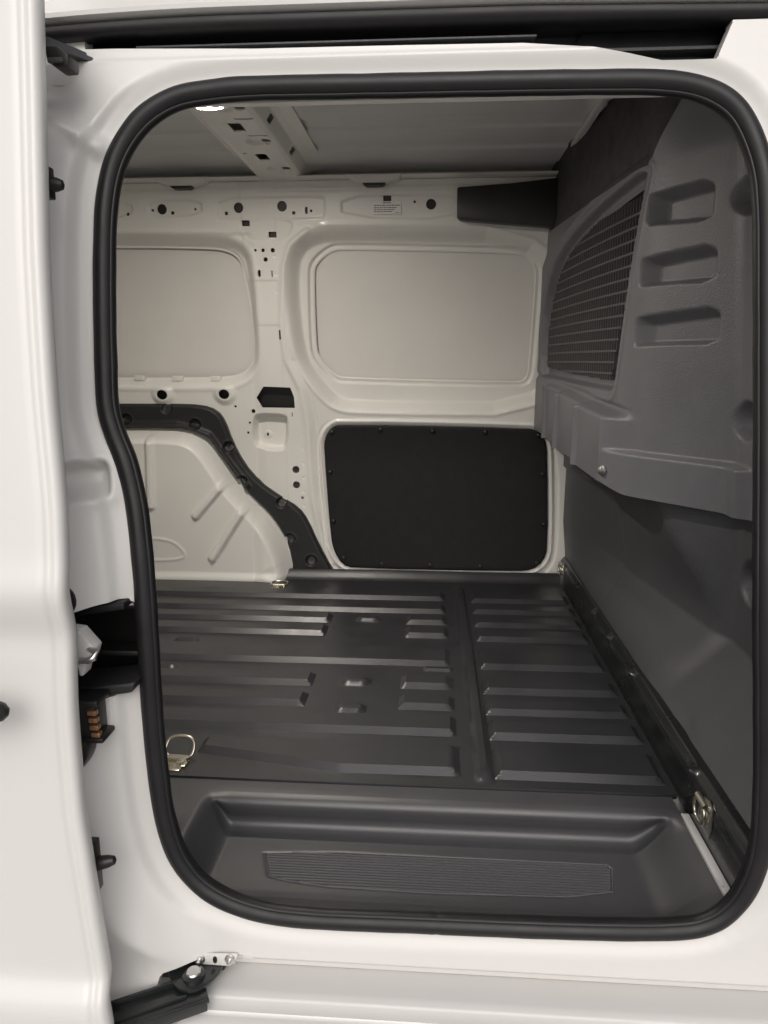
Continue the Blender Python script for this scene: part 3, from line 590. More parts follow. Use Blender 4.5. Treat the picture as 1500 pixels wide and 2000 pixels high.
# ------------------------------------------------------------------ floor mat: one moulded mat that can be lifted out
LB = []      # raised bars: x0, x1, near edge, far edge
yl = [p[1] for p in G['RIBL']]; yt = [p[1] for p in G['RIBLTOP']]
XE = 0.052
for i in range(9):
    n_, f_ = yl[i], min(yt[i] + 0.005, (yl[i - 1] - 0.022) if i else 9)
    xe = 0.037 + 0.0022 * i
    if i in (2, 3): LB += [(-1.9, -0.297, n_, f_), (-0.078, xe, n_, f_)]
    elif i in (5, 6): LB += [(-1.9, -0.280, n_, f_), (-0.074, xe, n_, f_)]
    else: LB.append((-0.455 if i == 8 else -1.9, xe, n_, f_))
yr = [p[1] for p in G['RIBR']]
for i in range(9):
    d = (yt[i] - yl[i]) + 0.003
    LB.append((0.118, 0.424, yr[i], yr[i] + min(d, 0.9 * ((yr[i - 1] - yr[i]) if i else 1) - 0.022)))
BV = 0.013
def bar(x, y, x0, x1, y0, y1, b=BV):
    return np.clip(np.minimum(np.minimum((y - y0) / b, (y1 - y) / b), np.minimum((x - x0) / b, (x1 - x) / b)), 0, 1)
def mat_fn(x, y):
    h = np.zeros(x.shape)
    for q in LB: h = np.maximum(h, bar(x, y, *q))
    # the front bar narrows towards the rear
    kink = 0.050 * lin(-0.17, -0.45, x) * np.interp(y, [0.288, yl[8], yl[8] + BV, yt[8]], [0.0, 1.0, 1.0, 0.0]); yy_ = y; 
    z = 0.0115 * h
    for cx, cy in G['BUMPS']: z = np.maximum(z, 0.010 * sst(0.004, -0.012, sbox(x, y, cx, cy, 0.034, 0.022, 0.018)))
    for cx, cy in G['SMALL'][:3]: z = np.maximum(z, 0.008 * sst(0.004, -0.010, sbox(x, y, cx, cy, 0.034, 0.014, 0.013)))
    rx = 0.1000 - 0.0115 * (y - 0.277)
    z = np.maximum(z, 0.012 * sst(0.017, 0.008, np.abs(x - rx)) * sst(0.292, 0.335, y) * sst(1.48, 1.45, y))
    z = np.maximum(z, 0.006 * bar(x, y, -0.02, 0.05, yl[4] - 0.030, yl[4] - 0.006, 0.004))
    z = z + 0.030 * sst(1.535, 1.57, y)
    return x, y + kink, z + 0.0006 * np.sin(x * 9) * np.sin(y * 7)
ys = [];
for q in LB: ys += [q[2], q[2] + BV, q[3] - BV, q[3]]
ys = np.array(sorted(set(np.round(ys, 4)))); ys = ys[np.r_[True, np.diff(ys) > 0.0012]]
xs = [q for x in (-0.297, -0.280, 0.052) for q in (x, x - BV)] + [q for x in (-0.078, -0.074, 0.118) for q in (x, x + BV)]
mat_o = link('floor_mat', sheet('floor_mat', np.r_[np.arange(-1.97, -1.121, 0.06), grid(-1.12, 0.437, 0.006, xs)], grid(0.288, 1.572, 0.006, ys), mat_fn, skirt=(0, 0, -0.008), sharp=24), M['mat'])
tag(mat_o, label='black ribbed rubber mat covering the cargo floor between wheel arch and partition', category='floor mat')

# ------------------------------------------------------------------ step trim inside the door
WELLP = np.array([(.2865,-.0035),(.264,-.0035),(.250,-.0045),(.240,-.0085),(.2345,-.0150),(.2335,-.0225),(.2370,-.034),(.2420,-.0460),(.2420,-.0550),(.2375,-.0620),(.2280,-.0662),(.2140,-.0680),(.180,-.0687),(.145,-.069),(.11,-.069),(.085,-.0685),(.068,-.066),(.056,-.060),(.042,-.053),(.026,-.0480),(.004,-.046)])
SS = np.r_[0, np.cumsum(np.hypot(*np.diff(WELLP, axis=0).T))]; SS /= SS[-1]
PADP = np.array(G['PAD'])
def well_x(x): return sst(0.440, 0.338, x) * sst(-0.400, -0.352, x)
def step_z(x, y): return (-0.0035 + (np.interp(y, WELLP[::-1, 1] * 0 + WELLP[::-1, 0], WELLP[::-1, 1]) + 0.0035) * well_x(x)) - 0.0022
def step_fn(x, s):
    k = 0.5 * (np.interp(np.clip(s - 0.006, 0, 1), SS, WELLP[:, 0]) + np.interp(np.clip(s + 0.006, 0, 1), SS, WELLP[:, 0]))
    kz = 0.5 * (np.interp(np.clip(s - 0.006, 0, 1), SS, WELLP[:, 1]) + np.interp(np.clip(s + 0.006, 0, 1), SS, WELLP[:, 1]))
    d = well_x(x); flat = 0.2865 - 0.2825 * s
    y = flat + (k - flat) * sst(0, 0.6, d) ; z = -0.0035 + (kz + 0.0035) * d
    z = z - 0.030 * sst(-0.40, -0.47, x) * sst(0.20, 0.08, y)
    pad = sdp(PADP, x, y, 0.05); z = z - 0.0022 * sst(0.003, -0.001, pad)
    return x, y, z
stp = van('step_trim', sheet('step_trim', grid(-0.60, 0.424, 0.004), np.linspace(0, 1, 150), step_fn, skirt=(0, 0, -0.01)), 'step')
bm = bmesh.new(); pa = np.array(PADP)
for yy in np.arange(pa[:, 1].min() + 0.004, pa[:, 1].max() - 0.002, 0.0064):
    xsx = []
    for i in range(len(pa)):
        (ax, ay), (bx, by) = pa[i - 1], pa[i]
        if (ay > yy) != (by > yy): xsx.append(ax + (bx - ax) * (yy - ay) / (by - ay))
    if len(xsx) >= 2:
        x0, x1 = min(xsx) + 0.004, max(xsx) - 0.004
        n = 40; xx = np.linspace(x0, x1, n); zz = step_z(xx, np.full(n, yy))
        V0 = []
        for a, b in zip(xx, zz): V0.append([bm.verts.new((a, yy + o, b + h)) for o, h in ((-0.0022, -0.0015), (-0.0012, 0.0034), (0.0012, 0.0034), (0.0022, -0.0015))])
        for A, B in zip(V0[:-1], V0[1:]):
            for k in range(3): bm.faces.new((A[k], A[k + 1], B[k + 1], B[k]))
tube(bm, [(a, b, float(step_z(np.array([a]), np.array([b]))[0]) + 0.0018) for a, b in pa], 0.0016, 6, True)
tag(link('tread_ridges', bm_mesh('tread_ridges', bm, 30), M['ridge'], stp), kind='stuff')
bm = bmesh.new(); box(bm, (0.4255, 0.045, -0.03), (0.4385, 0.240, -0.004), 0.001); box(bm, (0.4262, 0.060, -0.0045), (0.4302, 0.072, -0.002)); van('floor_edge', bm_mesh('floor_edge', bm), 'paint')

# ------------------------------------------------------------------ partition behind the cab
GR = chaikin([(0.742,1.102),(0.750,1.075),(0.890,0.732),(0.902,0.704),(0.935,0.705),(1.520,0.727),(1.540,0.732),(1.547,0.785),(1.522,0.905),(1.435,1.003),(1.290,1.060),(1.041,1.092),(0.790,1.106)], 1)
def rcorner(P, f=0.12):
    P = np.array(P, float); out = []
    for i in range(len(P)):
        a, b, c = P[i - 1], P[i], P[(i + 1) % len(P)]; out += [b + (a - b) * min(0.3, 0.014 / np.hypot(*(a - b))), b + (c - b) * min(0.3, 0.012 / np.hypot(*(c - b)))]
    return chaikin(out, 1)
RECS = [rcorner(G['REC'][i:i + 4]) for i in (0, 4, 8)]
def gro(P, d):
    c = P.mean(0); v = P - c; L = np.hypot(*v.T)[:, None]; return c + v * (1 + d / L)
GO = chaikin([(0.722,1.128),(0.728,1.100),(0.812,0.715),(0.822,0.688),(0.860,0.678),(1.530,0.698),(1.560,0.702),(1.570,0.785),(1.545,0.925),(1.460,1.030),(1.300,1.085),(1.045,1.118),(0.770,1.132)], 1)
def A_up(y): return 0.335 + 0.09 * (1.58 - y)
def Bp(y): return 0.41 + 0.782 * (0.72 - y)
def shell(y, z):
    x = smax(A_up(y), Bp(y), 0.045)
    x = smin(x, 0.572 - 0.045 * (z - 0.56), 0.012)
    onA_ = sst(0.70, 0.78, y)
    zc = 0.634 + 0.075 * (y - 0.76)
    skirt_ = sst(zc + 0.006, zc - 0.012, z)
    st = sum(sst(yf + 0.006, yf - 0.002, y) for yf in (1.384, 1.202, 0.9645)) * 0.011 + 0.006 + sum(0.012 * np.exp(-((y - yf + 0.002) / 0.006) ** 2) for yf in (1.384, 1.202, 0.9645))
    x = x - onA_ * skirt_ * st
    x = x - (1 - onA_) * 0.024 * sst(0.560, 0.550, z) * sst(0.44, 0.47, y)
    x = x + 0.004 * np.exp(-((z - zc - 0.010) / 0.006) ** 2) * onA_
    for Q in (G['REC'][0:4], G['REC'][4:8], G['REC'][8:12]):
        (yl_, zl_), (yr_, zr_), (yb_, zb_), (yc_, zc_) = Q
        f = (y - yr_) / (yl_ - yr_); zt = zr_ + (zl_ - zr_) * f + 0.006; zo = zb_ + (zc_ - zb_) * f - 0.004
        cut = 0.009 * (1 - sst(0.0, 0.022, y - (yr_ - 0.006)))
        x = x + 0.036 * lin(0.0, 0.019, zt - cut - z) * lin(0.0, 0.008, z - zo - cut * 0.8) * lin(0.0, 0.012, y - (yr_ - 0.008)) * lin(0.0, 0.016, yl_ + 0.008 - y)
    g = sdp(GO, y, z, 0.06); x = x + 0.030 * sst(0.003, -0.010, g)
    g2 = np.abs(g - 0.022); x = x - 0.003 * np.exp(-(g2 / 0.006) ** 2)
    for cy, cz in ((0.482, 0.640), (0.515, 1.04)):
        q = np.hypot((y - cy) / 1.2, z - cz); x = x + 0.030 * sst(0.040, 0.024, q)
    # upper part: pressed vertical steps towards the roof
    x = x + 0.012 * sst(1.14, 1.17, z) * onA_ + 0.02 * sst(1.13, 1.22, z) * sst(0.72, 0.62, y)
    x = x - 0.006 * sst(0.98, 0.985, y) * sst(1.14, 1.17, z)
    return x, y, z
def zbot(y): return np.where(y > 0.72, 0.483 + 0.056 * (y - 0.755), 0.463 - 0.0 * y)
def shell_keep(y, z):
    zz = 0.463 + (0.018 + 0.056 * (y - 0.755)) * sst(0.69, 0.77, y)
    st = 0.006 * np.sin((y - 0.7) * 12)
    k = zz - z
    back = 1.584 + 0 * z
    k = np.maximum(k, np.minimum(y - back, 0.02))
    k = np.maximum(k, np.minimum(z - 1.137, y - (0.715 - 0.10 * lin(1.14, 1.35, z))))
    return np.maximum(k, -sdp(GR, y, z, 0.03))
part = van('partition', sheet('partition', grid(0.02, 1.59, 0.0036), grid(0.44, 1.350, 0.0032), shell, shell_keep, skirt=(0.022, 0, 0)), 'part')
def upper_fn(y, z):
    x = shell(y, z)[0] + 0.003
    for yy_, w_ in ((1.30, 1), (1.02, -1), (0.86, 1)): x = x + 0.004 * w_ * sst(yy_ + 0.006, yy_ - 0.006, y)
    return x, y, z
link('upper_shade_sheet', sheet('upper_shade_sheet', grid(0.58, 1.585, 0.006), grid(1.134, 1.350, 0.005), upper_fn), M['upper_shade'], part)  # darker sheet added over the partition top, its shade put into the colour
def lower(y, z):
    Al = 0.435 + (1.58 - y) * (0.045 + 0.085 * sst(0.47, 0.22, z) * (1 - 0.75 * sst(0.17, 0.08, z)))
    x = smax(Al, Bp(y) + 0.012, 0.022); x = smin(x, 0.588 + 0 * y, 0.012)
    x = x + 0.010 * sst(1.02, 1.03, y) * sst(0.40, 0.39, z)
    for cy, cz in ((0.435, 0.345), (0.375, 0.06)):
        q = np.hypot((y - cy) / 1.2, z - cz); x = x + 0.030 * sst(0.046, 0.026, q)
    wv = lin(0.21, 0.075, z); x = x * (1 - wv) + 0.456 * wv
    return x, y, z
low = link('lower_panel', sheet('lower_panel', grid(0.02, 1.60, 0.006), grid(-0.02, 0.56, 0.005), lower), M['low'], part)
bm = bmesh.new(); lathe(bm, [(0.012, 0), (0.012, 0.003), (0.008, 0.005), (0.008, 0.009), (0.005, 0.011), (0.001, 0.0115)], (0, 0, 0), (-0.9, -0.4, 0), 16)
by, bz = 0.752, 0.508
link('bolt', bm_mesh('bolt', bm), M['bright'], part, (float(shell(np.array([by]), np.array([bz]))[0][0]) - 0.001, by, bz))
# grille: curved slats and upright bars
def gspan(z):
    s = []
    for i in range(len(GR)):
        (ay, az), (by_, bz_) = GR[i - 1], GR[i]
        if (az > z) != (bz_ > z): s.append(ay + (by_ - ay) * (z - az) / (bz_ - az))
    return (min(s), max(s)) if len(s) >= 2 else None
for z in np.arange(0.7195, 1.08, 0.0262):
    sp = gspan(z)
    if not sp: continue
    y0, y1 = sp[0] - 0.006, sp[1] + 0.002
    yy = np.linspace(y0, y1, 14); bm = bmesh.new(); ring = []
    for t in yy:
        xx = A_up(t) + 0.024; zz = z - 0.012 * ((t - 1.1) / 0.5) ** 2 * (z - 0.7) / 0.4
        ring.append([bm.verts.new((xx + a, t, zz + b)) for a, b in ((-0.007, -0.0026), (-0.007, 0.0026), (0.009, 0.0026), (0.009, -0.0026))])
    for P_, Q_ in zip(ring[:-1], ring[1:]):
        for k in range(4): bm.faces.new((P_[k - 1], P_[k], Q_[k], Q_[k - 1]))
    bm.faces.new(ring[0]); bm.faces.new(ring[-1][::-1])
    link('grille_slat', bm_mesh('grille_slat', bm, 30), M['grille'], part)
bm = bmesh.new(); zs = np.linspace(0.70, 1.09, 120)
for t in np.arange(0.74, 1.56, 0.0185):
    pts = np.stack([np.full(120, t), zs]); d = sdp(GR, pts[0], pts[1], 0.3); ok = zs[d < 0.004]
    if len(ok) < 3: continue
    xx = A_up(t) + 0.024; box(bm, (xx - 0.0062, t - 0.0024, ok[0]), (xx + 0.008, t + 0.0024, ok[-1]))
tag(link('grille_bars', bm_mesh('grille_bars', bm, smooth=False), M['grille'], part), kind='stuff')
# arm of the partition along the header
bm = bmesh.new(); prism(bm, G['ARM'], 'y', 1.462, 1.50, 0.005); link('header_cover', bm_mesh('header_cover', bm), M['black'], part)
# steel base rail with pressed dimples
def base_fn(y, s):
    px = np.interp(s, [0, 0.08, 0.095, 0.26], [0.4395, 0.4395, 0.450, 0.540]); pz = np.interp(s, [0, 0.08, 0.095, 0.26], [-0.012, 0.070, 0.083, 0.084])
    b = 0 * y
    for cy, _ in G['BASERINGS'][2:6]: b = b + np.exp(-(((y - cy) / 0.012) ** 2 + ((s - 0.080) / 0.009) ** 2))
    ln = np.exp(-((s - 0.066) / 0.005) ** 2) * 0.35
    return px - 0.009 * b - 0.003 * ln, y, pz + 0.006 * b
base = link('base_rail', sheet('base_rail', grid(0.022, 1.595, 0.004), grid(0, 0.26, 0.004), base_fn), M['steel'], part)
# ------------------------------------------------------------------ lashing rings
def ring_mesh():
    bm = bmesh.new()
    P = chaikin([(-0.030, 0.0), (-0.036, 0.028), (-0.024, 0.050), (0.024, 0.050), (0.036, 0.028), (0.030, 0.0)], 2)
    tube(bm, [(a * 0.82, 0, b * 0.82) for a, b in P], 0.0033, 10, True); return bm_mesh('ring', bm, 60)
def plate_mesh():
    bm = bmesh.new(); box(bm, (-0.022, -0.010, 0), (0.022, 0.014, 0.003), 0.001)
    tube(bm, [(-0.019, 0.012, 0.006), (0.019, 0.012, 0.006)], 0.0062, 12)
    lathe(bm, [(0.008, 0), (0.008, 0.005), (0.006, 0.007), (0.003, 0.0072)], (0.010, -0.002, 0.003), (0, 0, 1), 6)
    box(bm, (-0.019, -0.024, -0.003), (0.017, -0.008, 0.002), 0.001); return bm_mesh('anchor_plate', bm, 40)
rm, pm = ring_mesh(), plate_mesh(); rm.materials.append(M['zinc']); pm.materials.append(M['zinc'])
def lashing(loc, rot, ringtilt, lab):
    p = link('lashing_eye', pm, None, VAN, loc, rot); p['label'] = lab
    r = link('ring', rm, None, p, loc); r.location = (0, 0.012, 0.006); r.rotation_euler = (ringtilt, 0, 0)
(r0x, r0y), (r1x, r1y) = G['RINGS']
lashing((r0x - 0.006, r0y - 0.008, 0.002), (0, 0, R(-4)), R(-38), 'brass-coloured lashing ring standing up by the door opening')
lashing((r1x, r1y - 0.005, 0.004), (0, 0, R(2)), R(-86), 'brass-coloured lashing ring lying flat by the wheel arch')
for (cy, cz), lab in ((G['BASERINGS'][0], 'lashing ring at the far end of the base rail'), (G['BASERINGS'][1], 'lashing ring at the door end of the base rail')):
    p = link('lashing_eye', pm, None, VAN, (0.4375, cy, cz + 0.010), (R(90), 0, R(-90))); p['label'] = lab
    r = link('ring', rm, None, p); r.location = (0, 0.012, 0.010); r.rotation_euler = (R(91), 0, 0); r.scale = (0.8, 0.8, 0.8)
    bm = bmesh.new(); prism(bm, [(-0.026, -0.034), (0.022, -0.040), (0.029, -0.02), (0.029, 0.016), (0.012, 0.022), (-0.026, 0.010)], 'z', -0.001, 0.0012)
    b = link('backing_plate', bm_mesh('backing_plate', bm), M['bright'], p); b.location = (0, 0, 0)

# ------------------------------------------------------------------ sliding door, slid open to the rear
DE = np.array(G['DOOREDGE'])[::-1]
def xe(z): return np.interp(z, DE[:, 1], DE[:, 0])
def ydoor(z): return -0.165 + yap(z) + 0.020 * sst(0.492, 0.425, z) - 0.020 * sst(-0.020, -0.055, z) - 0.004 * np.exp(-((z - 0.50) / 0.02) ** 2)
prof = [(-0.60, 0.0), (-0.30, 0.0), (-0.10, 0.0), (-0.050, 0.0), (-0.030, 0.0), (-0.0225, 0.0005), (-0.019, 0.0022), (-0.0165, 0.0045), (-0.013, 0.0045), (-0.0095, 0.0028), (-0.006, 0.003), (-0.002, 0.0062), (0.0, 0.0115), (0.0, 0.020), (-0.002, 0.026), (-0.006, 0.029), (-0.020, 0.030), (-0.034, 0.034), (-0.036, 0.045), (-0.036, 0.085), (-0.05, 0.090), (-0.60, 0.090)]
zz = grid(-0.16, 1.19, 0.012, [0.49, 0.46, 0.43, -0.02, -0.035, -0.05])
xs_ = np.interp(zz, DE[:, 1], DE[:, 0]); ker = np.exp(-np.linspace(-2, 2, 9) ** 2); ker /= ker.sum()
xs_ = np.convolve(np.pad(xs_, 4, 'edge'), ker, 'valid')
V = []; n = len(prof)
for z, x0 in zip(zz, xs_):
    y0 = float(ydoor(np.array(z)))
    for dx, dy in prof: V.append((x0 + dx - 0.0065, y0 + dy, z))
Q = [(i * n + j, (i + 1) * n + j, (i + 1) * n + j + 1, i * n + j + 1) for i in range(len(zz) - 1) for j in range(n - 1)]
door = van('sliding_door', raw_mesh('sliding_door', V, Q, True, 55), 'paint')
bm = bmesh.new()
tube(bm, [(-0.467, -0.192, 0.368), (-0.472, -0.194, 0.369), (-0.488, -0.198, 0.370), (-0.56, -0.203, 0.368), (-0.64, -0.200, 0.368)], [0.004, 0.010, 0.016, 0.017, 0.016], 14)
link('handle', bm_mesh('handle', bm, 50), M['black'], door)
# guide pins on the door's leading edge
def pin(P3, y, r):
    (xa, za), (xb, zb_), (xc, zc) = P3; bm = bmesh.new()
    c = Vector((xa - 0.012, y, (za + zc) / 2)); tip = Vector((xb, y + 0.004, zb_)); ax = (tip - c)
    L = ax.length
    lathe(bm, [(r * 1.7, 0), (r * 1.7, L * 0.32), (r * 0.95, L * 0.40), (r * 0.80, L * 0.75), (r * 0.55, L * 0.95), (r * 0.2, L)], c, ax, 14)
    box(bm, (xa - 0.02, y - 0.008, zc - 0.002), (xa + 0.006, y + 0.010, za + 0.004), 0.002)
    link('guide_pin', bm_mesh('guide_pin', bm, 40), M['black'], door)
pin(G['PIN1'], -0.02, 0.010); pin(G['PIN2'], -0.10, 0.010)
(bx, bz1), (bx2, bz2), (bx3, bz3) = G['BUMP']
bm = bmesh.new(); b2 = bmesh.new(); bmesh.ops.create_uvsphere(b2, u_segments=14, v_segments=10, radius=1.0)
bmesh.ops.transform(b2, matrix=Matrix.Translation((bx - 0.008, -0.08, bz2)) @ Matrix.Diagonal((0.016, 0.014, 0.019, 1)), verts=b2.verts); merge(bm, b2)
link('rubber_stop', bm_mesh('rubber_stop', bm, 60), M['rubber'], door)
# latch bracket with hook
s = G['STRIKER']; bm = bmesh.new()
prism(bm, [(s[0][0] - 0.03, s[0][1]), (s[0][0] + 0.006, s[0][1] - 0.004), (s[1][0], s[1][1]), (s[1][0] - 0.004, s[1][1] - 0.012), (s[1][0] - 0.012, s[1][1] - 0.018), (s[2][0] + 0.002, s[2][1]), (s[2][0] - 0.003, s[2][1]), (s[2][0] - 0.005, s[1][1] - 0.020), (s[0][0] - 0.03, s[1][1] - 0.020)], 'y', -0.078, -0.055, 0.002)
lb = link('latch_bracket', bm_mesh('latch_bracket', bm), M['paint'], door)
bm = bmesh.new(); hx, hz = s[3]
tube(bm, [(hx - 0.035, -0.082, hz - 0.008), (hx - 0.010, -0.086, hz - 0.004), (hx - 0.002, -0.086, hz), (hx - 0.001, -0.082, hz + 0.005), (hx - 0.010, -0.076, hz + 0.007), (hx - 0.022, -0.070, hz + 0.006)], 0.0042, 10)
link('latch_hook', bm_mesh('latch_hook', bm, 60), M['bright'], lb)
# contact block with copper strips
c = G['CONTACT']; bm = bmesh.new()
x1 = c[1][0]; zt, zb_ = c[0][1], c[3][1]
box(bm, (c[0][0] - 0.012, -0.070, zb_), (x1 - 0.004, -0.035, zt), 0.003)
box(bm, (c[0][0] - 0.012, -0.074, zt - 0.006), (x1 + 0.002, -0.035, zt + 0.004), 0.003); box(bm, (c[0][0] + 0.012, -0.074, zb_ - 0.001), (x1 + 0.006, -0.035, zb_ + 0.007), 0.003)
cb = link('contact_block', bm_mesh('contact_block', bm), M['black'], door)
h4 = (zt - zb_ - 0.014) / 4
for i in range(4):
    z0 = zb_ + 0.008 + i * h4; bm = bmesh.new(); sh = (3 - i) * 0.0016
    box(bm, (x1 - 0.012 + sh * 0.6, -0.0745, z0), (x1 - 0.0005 + sh * 0.6, -0.066, z0 + h4 - 0.0035), 0.0012)
    link('copper_contact', bm_mesh('copper_contact', bm), M['copper'], cb)
l = G['LEVER']; bm = bmesh.new()
prism(bm, chaikin([(l[0][0] - 0.02, l[0][1]), (l[1][0], l[1][1]), (l[2][0], l[2][1]), (l[3][0], l[3][1]), (l[3][0] - 0.025, l[3][1] - 0.01)], 2), 'y', -0.078, -0.050, 0.003)
lv = link('lower_guide', bm_mesh('lower_guide', bm), M['black'], door)
bm = bmesh.new(); lathe(bm, [(0.006, 0), (0.006, 0.004), (0.002, 0.005)], (l[3][0] + 0.002, -0.0775, l[2][1] - 0.006), (0, -1, 0), 12); link('rivet', bm_mesh('rivet', bm), M['bright'], lv)
# middle rail slot in the jamb: dark pocket with rubber lips
sl = np.array(G['JAMBSLOT']); bm = bmesh.new()
x0, x1_ = sl[:, 0].min() - 0.02, -0.430
box(bm, (x0 - 0.05, 0.085, 0.28), (x1_, 0.095, 0.455)); box(bm, (x0 - 0.05, 0.0, 0.447), (x1_, 0.09, 0.455)); box(bm, (x0 - 0.05, 0.0, 0.283), (x1_, 0.09, 0.292)); prism(bm, [(-0.392, 0.012), (-0.388, 0.012), (-0.428, 0.09), (-0.432, 0.09)], 'z', 0.29, 0.45)
mr = van('middle_rail_slot', bm_mesh('middle_rail_slot', bm), 'black')
bm = bmesh.new(); prism(bm, [(-0.525, 0.300), (-0.453, 0.306), (-0.398, 0.3155), (-0.393, 0.331), (-0.453, 0.322), (-0.525, 0.315)], 'y', -0.030, 0.04, 0.004, 3); link('rubber_lip', bm_mesh('rubber_lip', bm), M['trim'], mr)
bm = bmesh.new(); prism(bm, [(-0.525, 0.418), (-0.457, 0.431), (-0.404, 0.439), (-0.404, 0.429), (-0.457, 0.420), (-0.525, 0.407)], 'y', -0.022, 0.04, 0.003, 3); link('rubber_lip', bm_mesh('rubber_lip', bm), M['rubber'], mr)
bm = bmesh.new(); box(bm, (-0.56, 0.035, 0.34), (-0.40, 0.07, 0.348), 0.002); box(bm, (-0.56, 0.035, 0.41), (-0.40, 0.07, 0.416), 0.002); link('guide_rail', bm_mesh('guide_rail', bm), M['black'], mr)

# lower roller arm of the door, its carriage, plate and clips
a = G['ARMLOW']; bm = bmesh.new()
def slab(bm, quad, z0, z1, bev=0.003): prism(bm, quad, 'z', z0, z1, bev)
# arm: pressed channel running from the door (left, near) to the roller carriage (right, far)
P0 = Vector((-0.462, -0.124, -0.122)); P1 = Vector((-0.318, -0.046, -0.122)); d = (P1 - P0); dn = Vector((-d.y, d.x, 0)).normalized()
def arm_part(bm, o0, o1, za, zb2, e0=0.0, e1=1.0):
    vs = []
    for t in (e0, e1):
        p = P0 + d * t
        for o in (o0, o1):
            for zz_ in (za, zb2): vs.append(bm.verts.new((p.x + dn.x * o, p.y + dn.y * o, p.z + zz_)))
    for f in ((0, 1, 3, 2), (4, 6, 7, 5), (0, 4, 5, 1), (2, 3, 7, 6), (0, 2, 6, 4), (1, 5, 7, 3)): bm.faces.new([vs[i] for i in f])
arm_part(bm, -0.026, 0.018, -0.006, 0.0, 0, 1.02); arm_part(bm, -0.030, -0.025, -0.014, 0.003); arm_part(bm, 0.016, 0.021, -0.004, 0.008, 0.0, 0.80)
arm_part(bm, -0.012, -0.006, 0.0, 0.004, 0.05, 0.85)
bmesh.ops.bevel(bm, geom=bm.edges[:], offset=0.0014, segments=2, profile=0.5, affect='EDGES')
ra = link('roller_arm', bm_mesh('roller_arm', bm, 40), M['steel'], door)
bm = bmesh.new()
prism(bm, chaikin([(-0.395, -0.012), (-0.302, -0.006), (-0.298, 0.02), (-0.395, 0.045)], 1), 'z', -0.138, -0.130, 0.002)
prism(bm, chaikin([(-0.385, -0.108), (-0.310, -0.108), (-0.298, -0.114), (-0.300, -0.124), (-0.325, -0.150), (-0.348, -0.150), (-0.385, -0.150)], 1), 'y', 0.004, 0.030, 0.002)
prism(bm, chaikin([(-0.356, -0.058), (-0.326, -0.064), (-0.308, -0.045), (-0.298, -0.020), (-0.302, 0.0), (-0.37, 0.0), (-0.378, -0.025)], 1), 'z', -0.1200, -0.1150, 0.0015)
lathe(bm, [(0.016, -0.004), (0.016, 0.006), (0.012, 0.008)], (-0.334, -0.038, -0.1150), (0, 0, 1), 16)
cg = link('roller_carriage', bm_mesh('roller_carriage', bm, 40), M['steel'], ra) if False else link('roller_carriage', bm_mesh('roller_carriage', bm, 40), M['steel'], door)
bm = bmesh.new(); lathe(bm, [(0.0105, 0), (0.0105, 0.006), (0.009, 0.0075), (0.004, 0.008)], (-0.334, -0.038, -0.1115), (0, -0.05, 1), 16); link('pivot_pin', bm_mesh('pivot_pin', bm), M['bright'], cg)
p_ = G['PLATE']; bm = bmesh.new(); prism(bm, [p_[0], p_[1], p_[2], p_[3], p_[4], p_[5]], 'y', -0.016, -0.013, 0.0012); pl = van('rail_bracket', bm_mesh('rail_bracket', bm), 'paint')
for i, (cx, cz) in enumerate(G['BOLTS'][:2]):
    bm = bmesh.new(); lathe(bm, [(0.0080, 0), (0.0080, 0.0015), (0.006, 0.002), (0.0058, 0.0055), (0.0028, 0.0057), (0.0026, 0.010), (0.001, 0.0104)], (cx, -0.0155, cz), (0, -1, 0.05), 14)
    link('bolt', bm_mesh('bolt', bm, 40), M['bright'], pl)
cx, cz = G['BOLTS'][2]; bm = bmesh.new(); prism(bm, chaikin([(cx - 0.002, cz - 0.006), (cx + 0.004, cz - 0.004), (cx + 0.003, cz + 0.006), (cx - 0.003, cz + 0.005)], 2), 'y', -0.0172, -0.0155); link('bracket_slot', bm_mesh('bracket_slot', bm), M['black'], pl)
q = G['CLIPW']
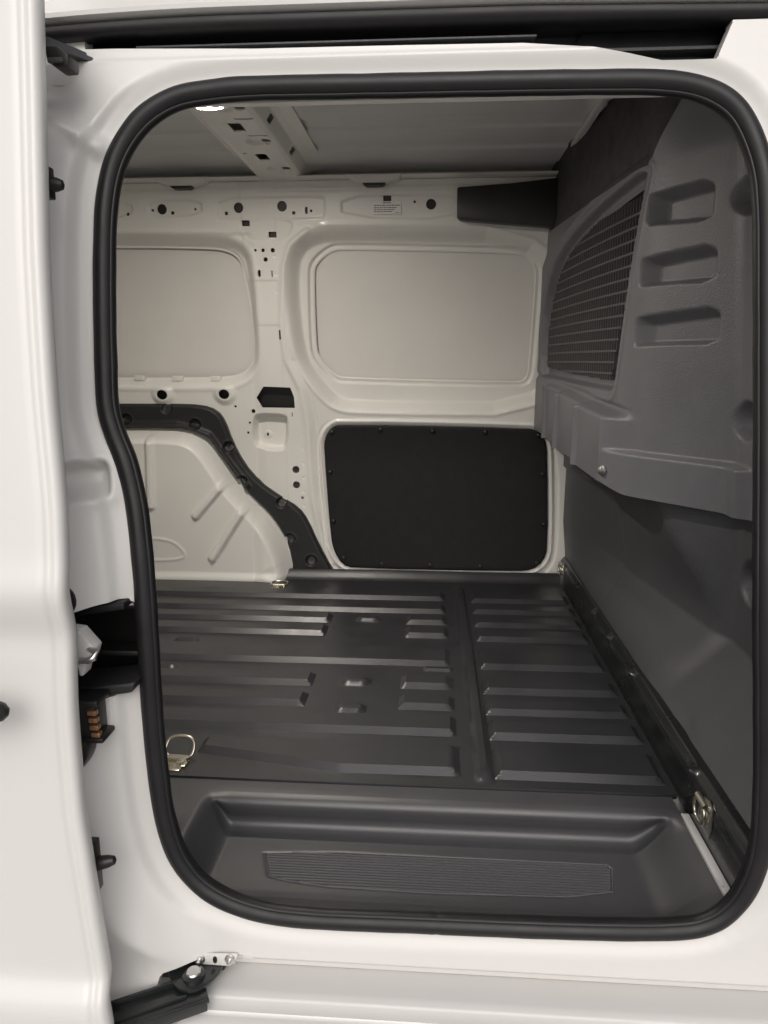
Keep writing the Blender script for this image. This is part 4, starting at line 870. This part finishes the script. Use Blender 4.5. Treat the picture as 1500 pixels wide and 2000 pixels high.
for i in (0, 2):
    (xa, za), (xb, zb3) = q[i], q[i + 1]; bm = bmesh.new(); box(bm, (xa, -0.010, zb3), (xb, 0.012, za), 0.002); link('sill_clip', bm_mesh('sill_clip', bm), M['paint'], VAN)
bm = bmesh.new(); box(bm, (-0.42, 0.045, -0.20), (-0.12, 0.055, -0.09)); box(bm, (-0.42, 0.028, -0.111), (1.2, 0.032, -0.109)); van('sill_cavity', bm_mesh('sill_cavity', bm), 'black')

# upper roller arm of the door
t = G['TOPARM']; bm = bmesh.new()
pts = [Vector((-0.520, -0.02, 1.120)), Vector((-0.498, 0.03, 1.127)), Vector((-0.478, 0.07, 1.131)), Vector((-0.462, 0.100, 1.131)), Vector((-0.452, 0.112, 1.129))]
for o, zz_, wd, th in ((0, 0, 0.010, 0.003), (-0.008, 0.004, 0.002, 0.005), (0.008, 0.004, 0.002, 0.004)):
    ring = []
    for p in pts: ring.append([bm.verts.new((p.x + o * 0.5 + k * wd * 0.55, p.y + o - k * wd * 0.8, p.z + zz_ + h)) for k, h in ((-1, -th), (1, -th), (1, th), (-1, th))])
    for A_, B_ in zip(ring[:-1], ring[1:]):
        for k in range(4): bm.faces.new((A_[k - 1], A_[k], B_[k], B_[k - 1]))
    bm.faces.new(ring[0]); bm.faces.new(ring[-1])
ua = link('upper_roller_arm', bm_mesh('upper_roller_arm', bm, 40), M['low'], door)
bm = bmesh.new(); prism(bm, [(x, z) for x, z in G['TOPBLOCK']], 'y', 0.03, 0.06, 0.003); ub = link('arm_bracket', bm_mesh('arm_bracket', bm), M['black'], door)
k_ = G['TOPBLOCK']; bm = bmesh.new(); box(bm, (k_[0][0] + 0.004, 0.026, k_[3][1] + 0.004), (k_[2][0] - 0.006, 0.034, k_[2][1] - 0.004), 0.002); link('bracket_pad', bm_mesh('bracket_pad', bm), M['low'], ub)
bm = bmesh.new(); box(bm, (-0.455, 0.110, 1.137), (-0.390, 0.128, 1.144), 0.001); link('rail_stop', bm_mesh('rail_stop', bm), M['low'], door)
